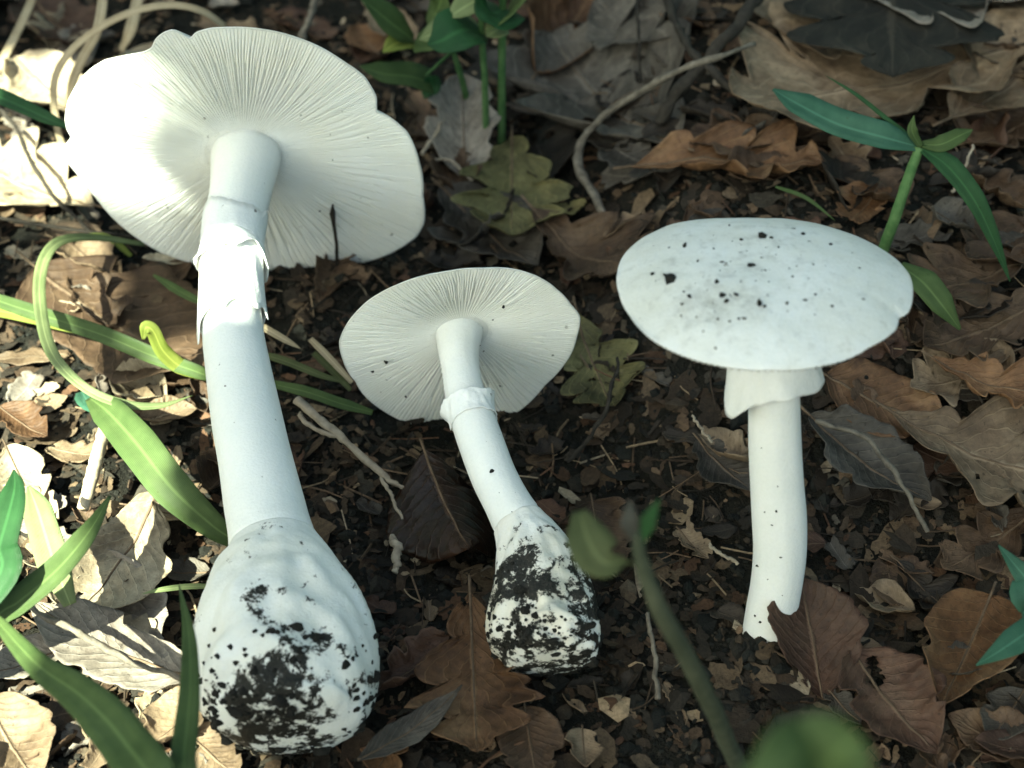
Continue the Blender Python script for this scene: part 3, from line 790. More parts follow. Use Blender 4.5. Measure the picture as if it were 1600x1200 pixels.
HL = [  # stalk px, tip px, width ratio, colour, label, options
 # upper right
 ((1690, 50), (1140, 192), .72, 'tan', 'large tan oak leaf spread behind the narrow green sprig', dict(seed=101, lift=.55, curl=.12, wrinkle=.22, holes=.05)),
 ((1700, -40), (1330, 10), .75, 'pale', 'pale grey-tan oak leaf overlapping the top of the large tan leaf', dict(seed=102, lift=1.0, curl=.1)),
 ((1215, -60), (1300, 120), .55, 'tan', 'tan leaf tucked under the nearly black leaf-shaped sheet', dict(seed=103, lift=.45, kind='ovate')),
 ((1385, -140), (1395, 122), .74, 'near_black', 'nearly black leaf-shaped sheet lying on the large tan leaf', dict(seed=104, lift=1.3, curl=0, fold=.0, bend=-.02, wrinkle=.06, ribs=False)),  # leaf-shaped stand-in for an unidentified dark patch
 ((1480, 215), (1740, 10), .80, 'tan', 'pale tan leaf layer behind the sprig, overlapped by the large tan leaf', dict(seed=182, lift=.35, curl=.08, wrinkle=.2)),
 ((1640, 175), (1500, 235), .7, 'brown', 'brown leaf edge under the tan oak leaf at the sprig', dict(seed=105, lift=.3)),
 ((985, 300), (1285, 265), .62, 'orange', 'mottled orange-brown oak leaf behind the upright cap', dict(seed=106, lift=.35, curl=.3, wrinkle=.25, holes=.04)),
 ((1240, 240), (1420, 330), .55, 'brown', 'crumpled brown leaf beside the sprig stem', dict(seed=107, lift=.25, curl=.4, wrinkle=.25)),
 ((1500, 260), (1600, 330), .7, 'brown', 'curled brown leaf below the drooping green blade', dict(seed=108, lift=.3, curl=.5)),
 ((1370, 300), (1330, 350), .9, 'orange', 'small orange scrap behind the rim of the upright cap', dict(seed=109, lift=.3, kind='scrap')),
 ((1640, 330), (1510, 420), .6, 'brown', 'dull brown leaf below the sprig', dict(seed=110, lift=.2)),
 ((1455, 330), (1520, 360), .8, 'grey', 'small cupped grey leaf under the drooping blade', dict(seed=181, lift=.4, kind='ovate', curl=.6)),
 # right
 ((1660, 470), (1440, 560), .62, 'brown', 'broad brown oak leaf to the right of the upright cap', dict(seed=111, lift=.45, curl=.25, wrinkle=.2)),
 ((1395, 650), (1740, 790), .80, 'tan', 'large tan oak leaf lying beside the upright stem', dict(seed=112, lift=.75, curl=.15, wrinkle=.22, holes=.03)),
 ((1455, 560), (1630, 640), .6, 'orange', 'orange-brown leaf sandwiched over the large tan leaf', dict(seed=113, lift=.9, curl=.25, wrinkle=.2)),
 ((1265, 650), (1450, 800), .52, 'grey', 'grey-brown leaf with a raised rib beside the upright stem', dict(seed=114, lift=.5, kind='ovate', fold=.35)),
 ((1090, 690), (1175, 770), .75, 'grey', 'grey-brown leaf flat on the soil left of the upright stem', dict(seed=115, lift=.25, kind='ovate')),
 ((1285, 1085), (1236, 940), .80, 'red', 'reddish-brown leaf leaning against the foot of the upright mushroom', dict(seed=116, lift=.25, kind='ovate', fold=.3, roll=.1, rise=.55, bend=.05, stalk=0)),
 ((1330, 1020), (1460, 1185), .72, 'red', 'reddish-brown leaf in the dark litter below the leaning leaf', dict(seed=117, lift=.45, kind='ovate', wrinkle=.2)),
 ((1545, 940), (1470, 1105), .6, 'orange', 'upturned orange-brown leaf beside the blue-green blade', dict(seed=118, lift=.6, kind='ovate', fold=.4)),
 ((1300, 1085), (1345, 1130), .8, 'grey', 'small grey-brown scrap below the leaning reddish leaf', dict(seed=119, lift=.3, kind='scrap')),
 ((1600, 1080), (1545, 1160), .7, 'grey', 'grey leaf scrap at the edge of the dark litter', dict(seed=120, lift=.3, kind='ovate')),
 # lower middle
 ((735, 945), (745, 1185), .70, 'orange', 'orange-tan oak leaf lying between the two soil-covered bulbs', dict(seed=121, lift=.45, curl=.18, wrinkle=.14)),
 ((700, 1010), (585, 1085), .55, 'red', 'broken reddish leaf beside the large bulb', dict(seed=122, lift=.35, kind='scrap', curl=.6)),
 ((820, 1110), (840, 1230), .7, 'brown', 'brown leaf in the shade below the small bulb', dict(seed=123, lift=.3, kind='ovate')),
 ((910, 1140), (915, 1200), .75, 'tan', 'small tan leaf scrap standing in the soil below the small bulb', dict(seed=124, lift=.4, kind='ovate', fold=.4)),
 ((640, 1130), (580, 1215), .6, 'orange', 'tan-orange leaf lobe under the flat grey strip', dict(seed=125, lift=.2)),
 ((665, 742), (735, 895), .85, 'glossy', 'glossy dark brown cupped leaf beside the small stem', dict(seed=126, lift=.45, kind='ovate', curl=-.55, fold=-.15, wrinkle=.08)),
 ((925, 790), (950, 900), .85, 'brown', 'brown leaf beside the small bulb with a green blade over it', dict(seed=127, lift=.5, kind='ovate')),
 ((1060, 830), (1105, 872), .9, 'tan', 'small tan leaf bit on the black soil', dict(seed=128, lift=.3, kind='scrap')),
 ((560, 1195), (722, 1082), .28, 'grey', 'narrow flat grey leaf strip lying across the oak leaf beside the large bulb', dict(seed=129, lift=.75, kind='lance', wrinkle=.08, fold=.1, curl=.1, stalk=0)),
 # top middle
 ((830, 150), (935, -30), .55, 'orange', 'curled orange-brown leaf with a pale edge behind the green herb', dict(seed=131, lift=.6, kind='ovate', roll=.4, curl=.5)),
 ((790, 205), (1010, 130), .55, 'grey', 'wide grey-brown leaf behind the herb stems', dict(seed=132, lift=.35, curl=.2)),
 ((1070, 60), (930, 40), .6, 'grey', 'grey leaf at the back among the dark twigs', dict(seed=133, lift=.4, kind='ovate')),
 ((728, 272), (722, 175), .62, 'pale', 'small pale grey pointed leaf standing beside the herb stems', dict(seed=134, lift=.3, kind='ovate', rise=.5, fold=.35)),
 ((800, 225), (800, 385), .68, 'moss', 'mossy yellow-green leaf at the foot of the herb', dict(seed=135, lift=.55, curl=.2, wrinkle=.2, holes=.06)),
 ((862, 330), (912, 318), .8, 'moss', 'small yellow-green scrap beside the mossy leaf', dict(seed=136, lift=.45, kind='scrap')),
 ((830, 345), (1000, 420), .6, 'brown', 'torn brown leaf between the small cap and the upright cap', dict(seed=137, lift=.3, holes=.1, wrinkle=.25)),
 ((575, 20), (650, 70), .6, 'tan', 'tan leaf behind the green herb leaves', dict(seed=138, lift=.8, kind='ovate')),
 ((590, 90), (560, 40), .7, 'orange', 'small orange leaf behind the top of the largest cap', dict(seed=139, lift=.5, kind='ovate')),
 ((630, 230), (700, 190), .6, 'brown', 'brown leaf between the largest cap and the herb', dict(seed=140, lift=.2)),
 ((900, 500), (960, 640), .6, 'moss', 'yellowish-brown decayed leaf between the small cap and the upright cap', dict(seed=141, lift=.3, holes=.1, wrinkle=.25)),
 # wide flat leaves of the matted layer
 ((1640, 395), (1420, 480), .62, 'brown', 'dull brown leaf under the green blade tip at the upright cap', dict(seed=201, lift=.3, wrinkle=.22)),
 ((1290, 590), (1480, 690), .62, 'orange', 'wide orange-brown leaf partly under the ribbed grey leaf', dict(seed=202, lift=.3, wrinkle=.22, kind='ovate')),
 ((1060, 235), (860, 110), .68, 'grey', 'wide grey-brown leaf under the bend of the kinked twig', dict(seed=203, lift=.25, wrinkle=.2)),
 ((1290, 215), (1060, 245), .50, 'brown', 'brown leaf above the mottled orange-brown leaf', dict(seed=204, lift=.25, wrinkle=.2)),
 ((1620, 800), (1470, 905), .62, 'brown', 'brown leaf below the large tan leaf beside the upright stem', dict(seed=205, lift=.25, wrinkle=.22)),
 ((690, 300), (840, 425), .60, 'grey', 'flat grey leaf between the small cap and the mossy leaf', dict(seed=206, lift=.2, wrinkle=.2, kind='ovate')),
 ((1400, 880), (1490, 960), .75, 'dark', 'dark rotten leaf above the upturned orange leaf', dict(seed=207, lift=.2, wrinkle=.22)),
 ((1640, 1190), (1480, 1125), .60, 'brown', 'brown leaf below the upturned orange leaf', dict(seed=208, lift=.2, kind='ovate')),
 ((1010, 420), (1120, 330), .65, 'brown', 'brown leaf tucked behind the rim of the upright cap', dict(seed=209, lift=.2, wrinkle=.2)),
 ((1580, 560), (1420, 620), .60, 'tan', 'tan leaf edge above the large tan leaf beside the upright stem', dict(seed=210, lift=.35, wrinkle=.2)),
 ((1190, 1210), (1310, 1120), .60, 'dark', 'dark rotten leaf behind the blurred bright green leaf', dict(seed=211, lift=.2, kind='ovate')),
 ((640, 150), (730, 260), .60, 'brown', 'brown leaf behind the pale grey pointed leaf', dict(seed=212, lift=.15, wrinkle=.2)),
 # left, in the sun
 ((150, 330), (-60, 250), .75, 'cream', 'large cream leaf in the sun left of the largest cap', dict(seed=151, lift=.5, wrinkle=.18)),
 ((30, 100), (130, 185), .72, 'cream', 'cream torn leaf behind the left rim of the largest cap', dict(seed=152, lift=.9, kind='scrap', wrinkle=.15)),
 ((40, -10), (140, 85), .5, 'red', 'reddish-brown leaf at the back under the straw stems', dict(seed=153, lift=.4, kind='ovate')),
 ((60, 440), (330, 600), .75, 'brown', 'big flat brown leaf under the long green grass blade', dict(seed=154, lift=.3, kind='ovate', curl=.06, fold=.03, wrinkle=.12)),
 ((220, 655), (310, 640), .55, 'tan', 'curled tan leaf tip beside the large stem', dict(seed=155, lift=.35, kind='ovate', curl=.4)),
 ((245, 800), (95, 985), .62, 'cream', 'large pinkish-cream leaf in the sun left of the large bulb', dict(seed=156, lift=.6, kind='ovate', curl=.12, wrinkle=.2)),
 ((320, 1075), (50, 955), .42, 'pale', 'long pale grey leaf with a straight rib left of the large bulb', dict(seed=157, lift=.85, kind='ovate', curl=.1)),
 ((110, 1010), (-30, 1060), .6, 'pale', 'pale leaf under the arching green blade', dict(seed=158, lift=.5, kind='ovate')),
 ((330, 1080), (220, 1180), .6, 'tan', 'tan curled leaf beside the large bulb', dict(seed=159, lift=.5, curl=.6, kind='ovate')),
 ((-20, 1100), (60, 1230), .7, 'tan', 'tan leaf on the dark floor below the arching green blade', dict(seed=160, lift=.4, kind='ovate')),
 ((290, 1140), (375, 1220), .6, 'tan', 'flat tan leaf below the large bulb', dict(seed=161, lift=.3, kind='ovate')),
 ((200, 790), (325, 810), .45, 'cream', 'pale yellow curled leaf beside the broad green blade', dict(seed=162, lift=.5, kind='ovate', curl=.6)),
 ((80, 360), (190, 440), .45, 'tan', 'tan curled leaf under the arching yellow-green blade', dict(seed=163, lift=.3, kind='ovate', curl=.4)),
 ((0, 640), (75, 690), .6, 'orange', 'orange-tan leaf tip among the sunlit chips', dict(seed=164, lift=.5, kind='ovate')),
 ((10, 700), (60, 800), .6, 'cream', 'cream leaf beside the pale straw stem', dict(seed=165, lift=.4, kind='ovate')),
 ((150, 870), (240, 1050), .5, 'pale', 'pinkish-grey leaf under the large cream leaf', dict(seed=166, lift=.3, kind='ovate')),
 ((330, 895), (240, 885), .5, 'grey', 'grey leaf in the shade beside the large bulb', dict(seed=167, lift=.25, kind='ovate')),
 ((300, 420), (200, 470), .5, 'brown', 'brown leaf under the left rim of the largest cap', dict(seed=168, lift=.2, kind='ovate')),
]
for p0, p1, ra, mt, lb, kw in HL:
    dead_leaf(p0, p1, ra, mt, lb, **kw)

# smaller scraps that fill the floor; soil shows dark between the three white stems
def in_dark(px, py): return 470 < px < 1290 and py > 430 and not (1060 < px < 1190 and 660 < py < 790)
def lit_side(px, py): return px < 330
MARKS = [((60, 300), 'the large cream leaf'), ((60, 130), 'the dry straws'), ((180, 500), 'the long green grass blade'), ((60, 620), 'the arching pale blade'), ((180, 720), 'the broad light-green blade'),
         ((150, 880), 'the large pinkish-cream leaf'), ((170, 1020), 'the long pale grey leaf'), ((130, 1140), 'the arching out-of-focus blade'), ((330, 1000), 'the large bulb'), ((480, 200), 'the largest cap'), ((430, 480), 'the large stem'),
         ((560, 700), 'the pale forked twig'), ((600, 60), 'the small orange leaf'), ((770, 150), 'the herb stems'), ((800, 310), 'the mossy leaf'), ((720, 560), 'the small cap'), ((700, 820), 'the glossy cupped leaf'),
         ((760, 720), 'the small stem'), ((860, 960), 'the small bulb'), ((740, 1080), 'the orange-tan oak leaf'), ((930, 190), 'the kinked grey twig'), ((1110, 60), 'the thick dark stick'), ((1120, 280), 'the mottled orange-brown leaf'),
         ((920, 390), 'the torn brown leaf'), ((1400, 110), 'the large tan leaf at the back'), ((1430, 250), 'the green sprig'), ((1560, 320), 'the drooping sprig blade'), ((1200, 480), 'the upright cap'), ((1540, 520), 'the broad brown oak leaf'),
         ((1560, 700), 'the large tan leaf beside the upright stem'), ((1360, 730), 'the ribbed grey leaf'), ((1150, 740), 'the flat grey-brown leaf'), ((1215, 860), 'the upright stem'), ((1280, 1010), 'the leaning reddish leaf'),
         ((1400, 1110), 'the lower reddish leaf'), ((1500, 1030), 'the upturned orange leaf'), ((1580, 1000), 'the blue-green blades'), ((1060, 980), 'the blurred stalk'), ((930, 600), 'the yellowish decayed leaf'), ((1430, 900), 'the black soil by the blue-green blades')]
WORD = {'tan': 'tan', 'cream': 'cream', 'brown': 'brown', 'orange': 'orange-brown', 'red': 'reddish-brown', 'grey': 'grey-brown', 'pale': 'pale grey', 'dark': 'dark brown', 'near_black': 'black', 'moss': 'mossy'}
def mark(px, py):
    return min(MARKS, key=lambda m: (m[0][0] - px) ** 2 + (m[0][1] - py) ** 2)[1]
r2 = np.random.default_rng(55)
spots = []
for i in range(1400):
    px, py = r2.uniform(-60, 1660), r2.uniform(-40, 1240)
    if in_dark(px, py): continue
    if any((px - a) ** 2 + ((py - b) * 1.4) ** 2 < 40 ** 2 for a, b in spots): continue
    spots.append((px, py))
for i, (px, py) in enumerate(spots[:270]):
    ang = r2.uniform(0, 2 * math.pi); ln = r2.uniform(40, 120)
    q = (px + math.cos(ang) * ln, py + math.sin(ang) * ln * 0.66)
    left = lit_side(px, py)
    mt = r2.choice(['cream', 'tan', 'pale', 'brown', 'cream', 'pale'] if left else ['brown', 'grey', 'dark', 'brown', 'dark', 'red', 'tan', 'grey', 'dark'])  # paler mix on the sunlit left puts sun brightness into the colours
    kd = r2.choice(['scrap', 'scrap', 'scrap', 'oak', 'ovate'])
    wd = {'scrap': 'torn leaf scrap', 'oak': 'lobed leaf', 'ovate': 'curled oval leaf'}[kd]
    lb = f'small {WORD[mt]} {wd} near {mark(px, py)}'
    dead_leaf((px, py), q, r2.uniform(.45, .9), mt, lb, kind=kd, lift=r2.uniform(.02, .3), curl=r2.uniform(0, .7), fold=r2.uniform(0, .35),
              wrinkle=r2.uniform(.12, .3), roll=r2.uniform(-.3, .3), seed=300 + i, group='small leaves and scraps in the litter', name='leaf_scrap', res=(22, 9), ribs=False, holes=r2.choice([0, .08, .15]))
dsp = []
for i in range(1200):
    px, py = r2.uniform(450, 1320), r2.uniform(420, 1230)
    if not in_dark(px, py): continue
    if any((px - a) ** 2 + ((py - b) * 1.3) ** 2 < 38 ** 2 for a, b in dsp): continue
    dsp.append((px, py))
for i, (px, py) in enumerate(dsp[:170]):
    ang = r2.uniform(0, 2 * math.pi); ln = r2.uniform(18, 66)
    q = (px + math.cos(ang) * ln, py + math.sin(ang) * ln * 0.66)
    mt = r2.choice(['dark', 'dark', 'brown', 'dark', 'grey', 'near_black', 'dark', 'red', 'tan'])
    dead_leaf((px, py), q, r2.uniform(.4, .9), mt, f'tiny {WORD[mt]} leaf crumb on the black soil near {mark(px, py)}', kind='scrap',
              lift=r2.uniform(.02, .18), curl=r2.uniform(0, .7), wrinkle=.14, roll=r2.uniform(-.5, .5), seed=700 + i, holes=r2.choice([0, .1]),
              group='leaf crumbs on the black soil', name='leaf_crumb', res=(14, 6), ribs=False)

# ------------------------------------------------------------------ soil crumbs and fine litter (nobody could count it)
def crumbs():
    n = 26000
    x = rng.normal(0, 16, n); y = rng.normal(2, 16, n)
    keep = (np.abs(x) < 38) & (np.abs(y) < 40); x, y = x[keep], y[keep]; n = len(x)
    s = 0.04 * rng.lognormal(0, 0.65, n); s = np.minimum(s, 0.24)
    k = 30000; qx, qy = rng.uniform(-80, 1680, k), rng.uniform(-60, 1260, k); dd = np.array([at(a, b, 0) for a, b in zip(qx, qy)])
    x = np.r_[x, dd[:, 0]]; y = np.r_[y, dd[:, 1]]; s = np.r_[s, np.minimum(.032 * rng.lognormal(0, .7, k), .24)]
    k = 160; a = rng.normal(0, 1.3, k); x = np.r_[x, baseC[0] + a]; y = np.r_[y, baseC[1] - .35 + rng.normal(0, .55, k)]; s = np.r_[s, np.minimum(.09 * rng.lognormal(0, .5, k), .24)]; n = len(x)
    P_ = np.stack([x, y, gz(x, y) + s * 0.3], 1)
    pal = np.array([(.008, .0085, .007), (.013, .013, .010), (.022, .019, .014), (.045, .033, .022), (.09, .068, .045), (.011, .012, .010)])
    c = pal[rng.choice(6, n, p=[.3, .26, .2, .1, .04, .1])] * rng.uniform(.7, 1.3, (n, 1))
    V, Fi, cc = lumps(P_, s, 0.8, c)
    o = link_mesh('soil_crumbs', V, Fi, M_CRUMB, smooth=False, kind='stuff', col=cc)
    tag(o, 'loose crumbs of dark soil covering the forest floor', 'soil')
    # leaf flecks and fibres
    b = Bag()
    m = 8000
    x = rng.normal(0, 16, m); y = rng.normal(3, 17, m); g = gz(x, y)
    pal2 = np.array([(.05, .034, .022), (.12, .08, .05), (.22, .16, .10), (.03, .024, .018), (.30, .24, .17), (.09, .05, .03)])
    ci = rng.choice(6, m, p=[.34, .2, .1, .22, .05, .09])
    for i in range(m):
        a = rng.uniform(0, 2 * math.pi); d = np.array([math.cos(a), math.sin(a), rng.uniform(-.35, .35)]); e = nrm(np.cross(d, [rng.normal(0, .5), rng.normal(0, .5), 1]))
        c0 = np.array([x[i], y[i], g[i] + rng.uniform(.03, .16)])
        if i % 3 == 0:                                    # fibre
            L_ = rng.uniform(.4, 2.0); k = rng.uniform(-.3, .3)
            pts = [c0 - d * L_ / 2, c0 + e * k * L_ * .4, c0 + d * L_ / 2]
            V, f = tube(pts, rng.uniform(.012, .035), 4, 6)
        else:
            l = min(.09 * rng.lognormal(.5, .55), .6); w = l * rng.uniform(.4, .9); up = np.cross(d, e) * rng.uniform(-.3, .3) * l
            V = np.array([c0 - d * l - e * w * .3, c0 - d * l * .3 - e * w, c0 + d * l * .8 - e * w * .6, c0 + d * l + e * w * .4, c0 + d * l * .1 + e * w, c0 - d * l * .8 + e * w * .5, c0 + up])
            V = V + rng.normal(0, l * .1, V.shape); f = [(6, q, (q + 1) % 6) for q in range(6)]
        b.add(V, f, pal2[ci[i]] * rng.uniform(.6, 1.4))
    V, f = b.out()
    o = link_mesh('litter_fragments', V, f, M_CRUMB, smooth=False, kind='stuff', col=np.vstack(b.C))
    tag(o, 'tiny leaf fragments and fibres scattered through the dark soil', 'litter')
crumbs()
def matted():                          # decayed leaf pieces matted over the soil, too many and too small to pick apart
    b = Bag(); pal = np.array([(.085, .055, .034), (.05, .035, .023), (.13, .09, .055), (.035, .027, .019), (.18, .13, .085), (.07, .06, .046), (.11, .06, .034)])
    pr = [.24, .24, .13, .19, .04, .1, .06]; r4 = np.random.default_rng(91)
    shapes = []
    for k in range(40):
        T_, S_, X, Y = leaf_shape(1.0, r4.uniform(.45, .95), 'scrap', 1300 + k, 9, 6)
        Z = r4.uniform(-.1, .5) * Y ** 2 + r4.uniform(-.3, .3) * (X - .5) ** 2 + .16 * fbm(X * 2.5 + k, Y * 2.5, k, 3)
        shapes.append((np.stack([X.ravel() - .5, Y.ravel(), Z.ravel()], 1), grid_faces(9, 6)))
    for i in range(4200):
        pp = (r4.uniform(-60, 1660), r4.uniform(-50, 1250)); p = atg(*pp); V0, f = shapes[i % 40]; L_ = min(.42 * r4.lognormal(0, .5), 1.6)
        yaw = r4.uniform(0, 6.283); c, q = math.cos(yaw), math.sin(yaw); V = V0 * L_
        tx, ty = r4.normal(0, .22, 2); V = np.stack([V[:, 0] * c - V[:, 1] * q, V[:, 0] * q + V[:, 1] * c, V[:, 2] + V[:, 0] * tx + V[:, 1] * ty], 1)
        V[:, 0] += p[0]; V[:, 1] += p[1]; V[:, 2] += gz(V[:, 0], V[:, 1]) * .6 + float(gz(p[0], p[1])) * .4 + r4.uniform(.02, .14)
        b.add(V, f, pal[r4.choice(7, p=pr)] * r4.uniform(.65, 1.35) * (.55 if in_dark(*pp) else .9))   # dark humus between the stems, with deeper shade put into the colour
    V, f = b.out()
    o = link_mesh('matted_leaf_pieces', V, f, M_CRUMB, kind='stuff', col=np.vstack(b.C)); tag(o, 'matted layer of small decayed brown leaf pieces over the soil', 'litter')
matted()

def outer_litter():                   # the same litter going on beyond the picture
    b = Bag(); pal = np.array([(.12, .075, .044), (.20, .13, .08), (.29, .205, .13), (.09, .075, .06), (.05, .035, .025), (.16, .08, .05)])
    shapes = []
    for k in range(8):
        T_, S_, X, Y = leaf_shape(1.0, .6, ['oak', 'ovate'][k % 2], 900 + k, 14, 5)
        Z = .12 * np.abs(Y) + .12 * (T_ - .5) ** 2 + .08 * fbm(X * 3, Y * 3, k, 2)
        shapes.append((np.stack([X.ravel() - .5, Y.ravel(), Z.ravel()], 1), grid_faces(14, 5)))
    cnt = 0
    while cnt < 3200:
        r_ = 16 + 150 * rng.random() ** 1.6; a = rng.uniform(0, 2 * math.pi); x, y = r_ * math.cos(a), 4 + r_ * math.sin(a)
        V0, f = shapes[cnt % 8]; L_ = rng.uniform(4, 8); yaw = rng.uniform(0, 2 * math.pi); c, s = math.cos(yaw), math.sin(yaw)
        V = V0 * L_; V = np.stack([V[:, 0] * c - V[:, 1] * s + x, V[:, 0] * s + V[:, 1] * c + y, V[:, 2]], 1)
        V[:, 2] += rng.uniform(-.2, .2) * (V[:, 0] - x) + float(gz(x, y)) + rng.uniform(.1, .9)
        d = V - CAM; w_ = d @ F; u = d @ R / w_; v = d @ U / w_                  # the picture itself has its own leaves
        if np.any((w_ > 0) & (np.abs(u) < K * .505) & (v > -K * .382) & (v < K * .385)): continue
        b.add(V, f, pal[rng.integers(6)] * rng.uniform(.7, 1.3)); cnt += 1
    V, f = b.out()
    o = link_mesh('leaf_litter', V, f, M_CRUMB, kind='stuff', col=np.vstack(b.C))
    tag(o, 'dense brown leaf litter carpeting the floor around the clearing', 'leaf litter')
outer_litter()

# ------------------------------------------------------------------ grass blades, green plants
def ribbon(pts, width, n=36, facing=(0, -0.45, 0.9), fold=0.25, twist=0.0, prof=(0.6, 1, 1, 0.9, 0.6, 0.03), thick=0.012):
    C = spline(pts, n); Tn = np.gradient(C, axis=0); Tn /= np.linalg.norm(Tn, axis=1)[:, None] + 1e-12
    w = np.interp(np.linspace(0, 1, n), np.linspace(0, 1, len(prof)), prof) * width / 2
    X = np.zeros((n, 5)); Y = X.copy(); Z = X.copy(); fc = nrm(facing)
    for k in range(n):
        s = nrm(np.cross(Tn[k], fc)); u = np.cross(s, Tn[k]); a = twist * k / n
        s, u = s * math.cos(a) + u * math.sin(a), u * math.cos(a) - s * math.sin(a)
        for j, q in enumerate((-1, -.5, 0, .5, 1)):
            p = C[k] + s * q * w[k] + u * abs(q) * w[k] * fold
            X[k, j], Y[k, j], Z[k, j] = p
    V, f = sheet(X, Y, Z, thick)
    T_, S_ = np.meshgrid(np.linspace(0, 1, n), np.linspace(0, 1, 5), indexing='ij')
    uv = np.stack([T_.ravel(), S_.ravel()], 1)
    return V, f, np.vstack([uv, uv])

def px3(spec):                       # (px, py, z) or (px, py, 'y', y)
    if len(spec) == 4: return aty(spec[0], spec[1], spec[3])
    z = spec[2]
    for _ in range(14):
        p = at(spec[0], spec[1], z); z = spec[2] + float(bank(p[0], p[1]))
    return at(spec[0], spec[1], z)

def floor_of(p): return np.array([p[0], p[1], float(gz(p[0], p[1]))])

def blade(pts, w, mat, label, cat='grass', name='grass_blade', rootdown=None, group=None, **kw):
    """one blade of grass; rootdown = real point on the floor it grows from when that lies under other things"""
    P_ = [px3(q) for q in pts]
    if rootdown is not None: P_ = [floor_of(np.asarray(rootdown, float)) - [0, 0, .1]] + P_
    V, f, uv = ribbon(P_, w, **kw)
    o = link_mesh(name, V, f, GM[mat], None, floor_of(P_[0]), uv=uv)
    return tag(o, label, cat, group)

blade([(-40, 455, 1.3), (20, 478, 1.5), (150, 520, 1.4), (240, 557, 1.1), (312, 583, .9), (345, 596, .4)], .46, 'green', 'long green grass blade running to the large stem, yellow at its root', prof=(.5, .9, 1, 1, .8, .25))
blade([(-40, 480, .7), (30, 492, 1.0), (110, 512, 1.1), (165, 530, 1.0)], .38, 'lime', 'short yellow-green blade under the long green blade')
blade([(312, 588, .7), (280, 572, 1.0), (255, 548, 1.5), (240, 518, 2.1), (228, 512, 2.2), (224, 530, 1.9)], .42, 'lime', 'curled bright yellow-green blade tip beside the large stem', twist=.6, prof=(.5, 1, 1, .9, .8, .2))
blade([(225, 382, .6), (150, 372, 1.4), (95, 378, 2.0), (68, 410, 2.2), (62, 470, 2.1), (80, 550, 1.9), (130, 605, 1.7), (190, 632, 1.5), (250, 635, 1.3), (302, 618, 1.1)], .33, 'pale', 'arching pale yellow-green grass blade curving round the sunlit litter', twist=.5, n=60, prof=(.4, .7, 1, 1, 1, 1, .8, .9, .7, .05))
blade([(140, 622, 1.0), (170, 645, 1.5), (215, 695, 1.7), (270, 765, 1.4), (330, 820, .8), (362, 842, .5)], .98, 'green', 'broad light-green leaf blade pointing at the large bulb', prof=(.25, .85, 1, .95, .65, .45), fold=.2)
blade([(128, 612, .4), (140, 630, 1.0), (172, 650, 1.4)], .5, 'blue', 'short blue-green blade stub at the broad leaf blade')
blade([(-30, 985, 2.2), (30, 940, 2.6), (90, 890, 3.0), (140, 830, 3.4), (172, 775, 3.6)], .62, 'green', 'green blade slanting across the cream leaf, slightly blurred', prof=(.9, 1, 1, .8, .1), rootdown=(-14.5, -12.5, 0))
blade([(110, 945, 1.0), (85, 880, 1.6), (60, 800, 2.0), (45, 760, 2.0)], .75, 'pale', 'pale green blade behind the slanting green blade', prof=(.4, 1, .9, .1))
blade([(-25, 930, 3.0), (0, 850, 3.6), (22, 770, 4.0), (22, 735, 4.0)], .95, 'deep', 'dark green broad blade tip beside the pale green blade', prof=(.8, 1, .7, .05), rootdown=(-15, -12, 0))
blade([(250, 1260, 5.0), (195, 1160, 5.0), (130, 1090, 4.8), (60, 1040, 4.4), (0, 975, 4.0), (-20, 950, 3.8)], .95, 'green', 'broad green blade arching over the dark litter, out of focus', prof=(1, 1, .9, .6, .3, .05), rootdown=(-7.5, -15, 0))
blade([(285, 1260, 5.4), (288, 1180, 5.4), (297, 1080, 5.0), (295, 990, 4.5), (280, 915, 4.2)], .5, 'green', 'narrow green blade standing before the large bulb, out of focus', prof=(1, 1, .9, .6, .05), rootdown=(-7, -15.5, 0))
blade([(335, 916, .7), (290, 917, .9), (250, 922, .8), (222, 928, .6)], .14, 'pale', 'thin pale green blade bit beside the large bulb')
blade([(-190, 90, 0), (-100, 112, 2.6), (-30, 140, 3.8), (30, 165, 4.2), (80, 188, 4.2), (118, 203, 4.0)], .5, 'deep', 'dark green blade touching the left rim of the largest cap', prof=(.9, 1, 1, .8, .1))
blade([(405, 552, .8), (450, 566, .8), (505, 588, .6), (550, 600, .4)], .22, 'olive', 'thin olive grass stem behind the large stem')
blade([(425, 600, .6), (480, 613, .7), (530, 630, .6), (582, 645, .4)], .30, 'green', 'flat green stem lying between the large and small mushrooms', prof=(.7, 1, 1, 1, .5))
blade([(400, 505, 1.1), (440, 528, 1.1), (470, 545, .9)], .2, 'straw', 'short pale straw sticking out beside the large stem')
blade([(485, 530, .8), (515, 560, .8), (550, 598, .5)], .2, 'straw', 'straw leaning behind the left rim of the small cap', prof=(.8, 1, .9, .6))
blade([(490, 552, .5), (525, 585, .5), (548, 610, .4)], .2, 'olive', 'brown-olive straw lying below the leaning straw', prof=(.8, 1, .9, .6))
blade([(240, 430, .6), (285, 458, .7), (330, 480, .6)], .26, 'green', 'short green blade under the left rim of the largest cap', prof=(.3, 1, .9, .3))
blade([(205, 400, .3), (170, 372, .8), (130, 366, 1.0)], .2, 'lime', 'yellow-green blade bit under the largest cap')
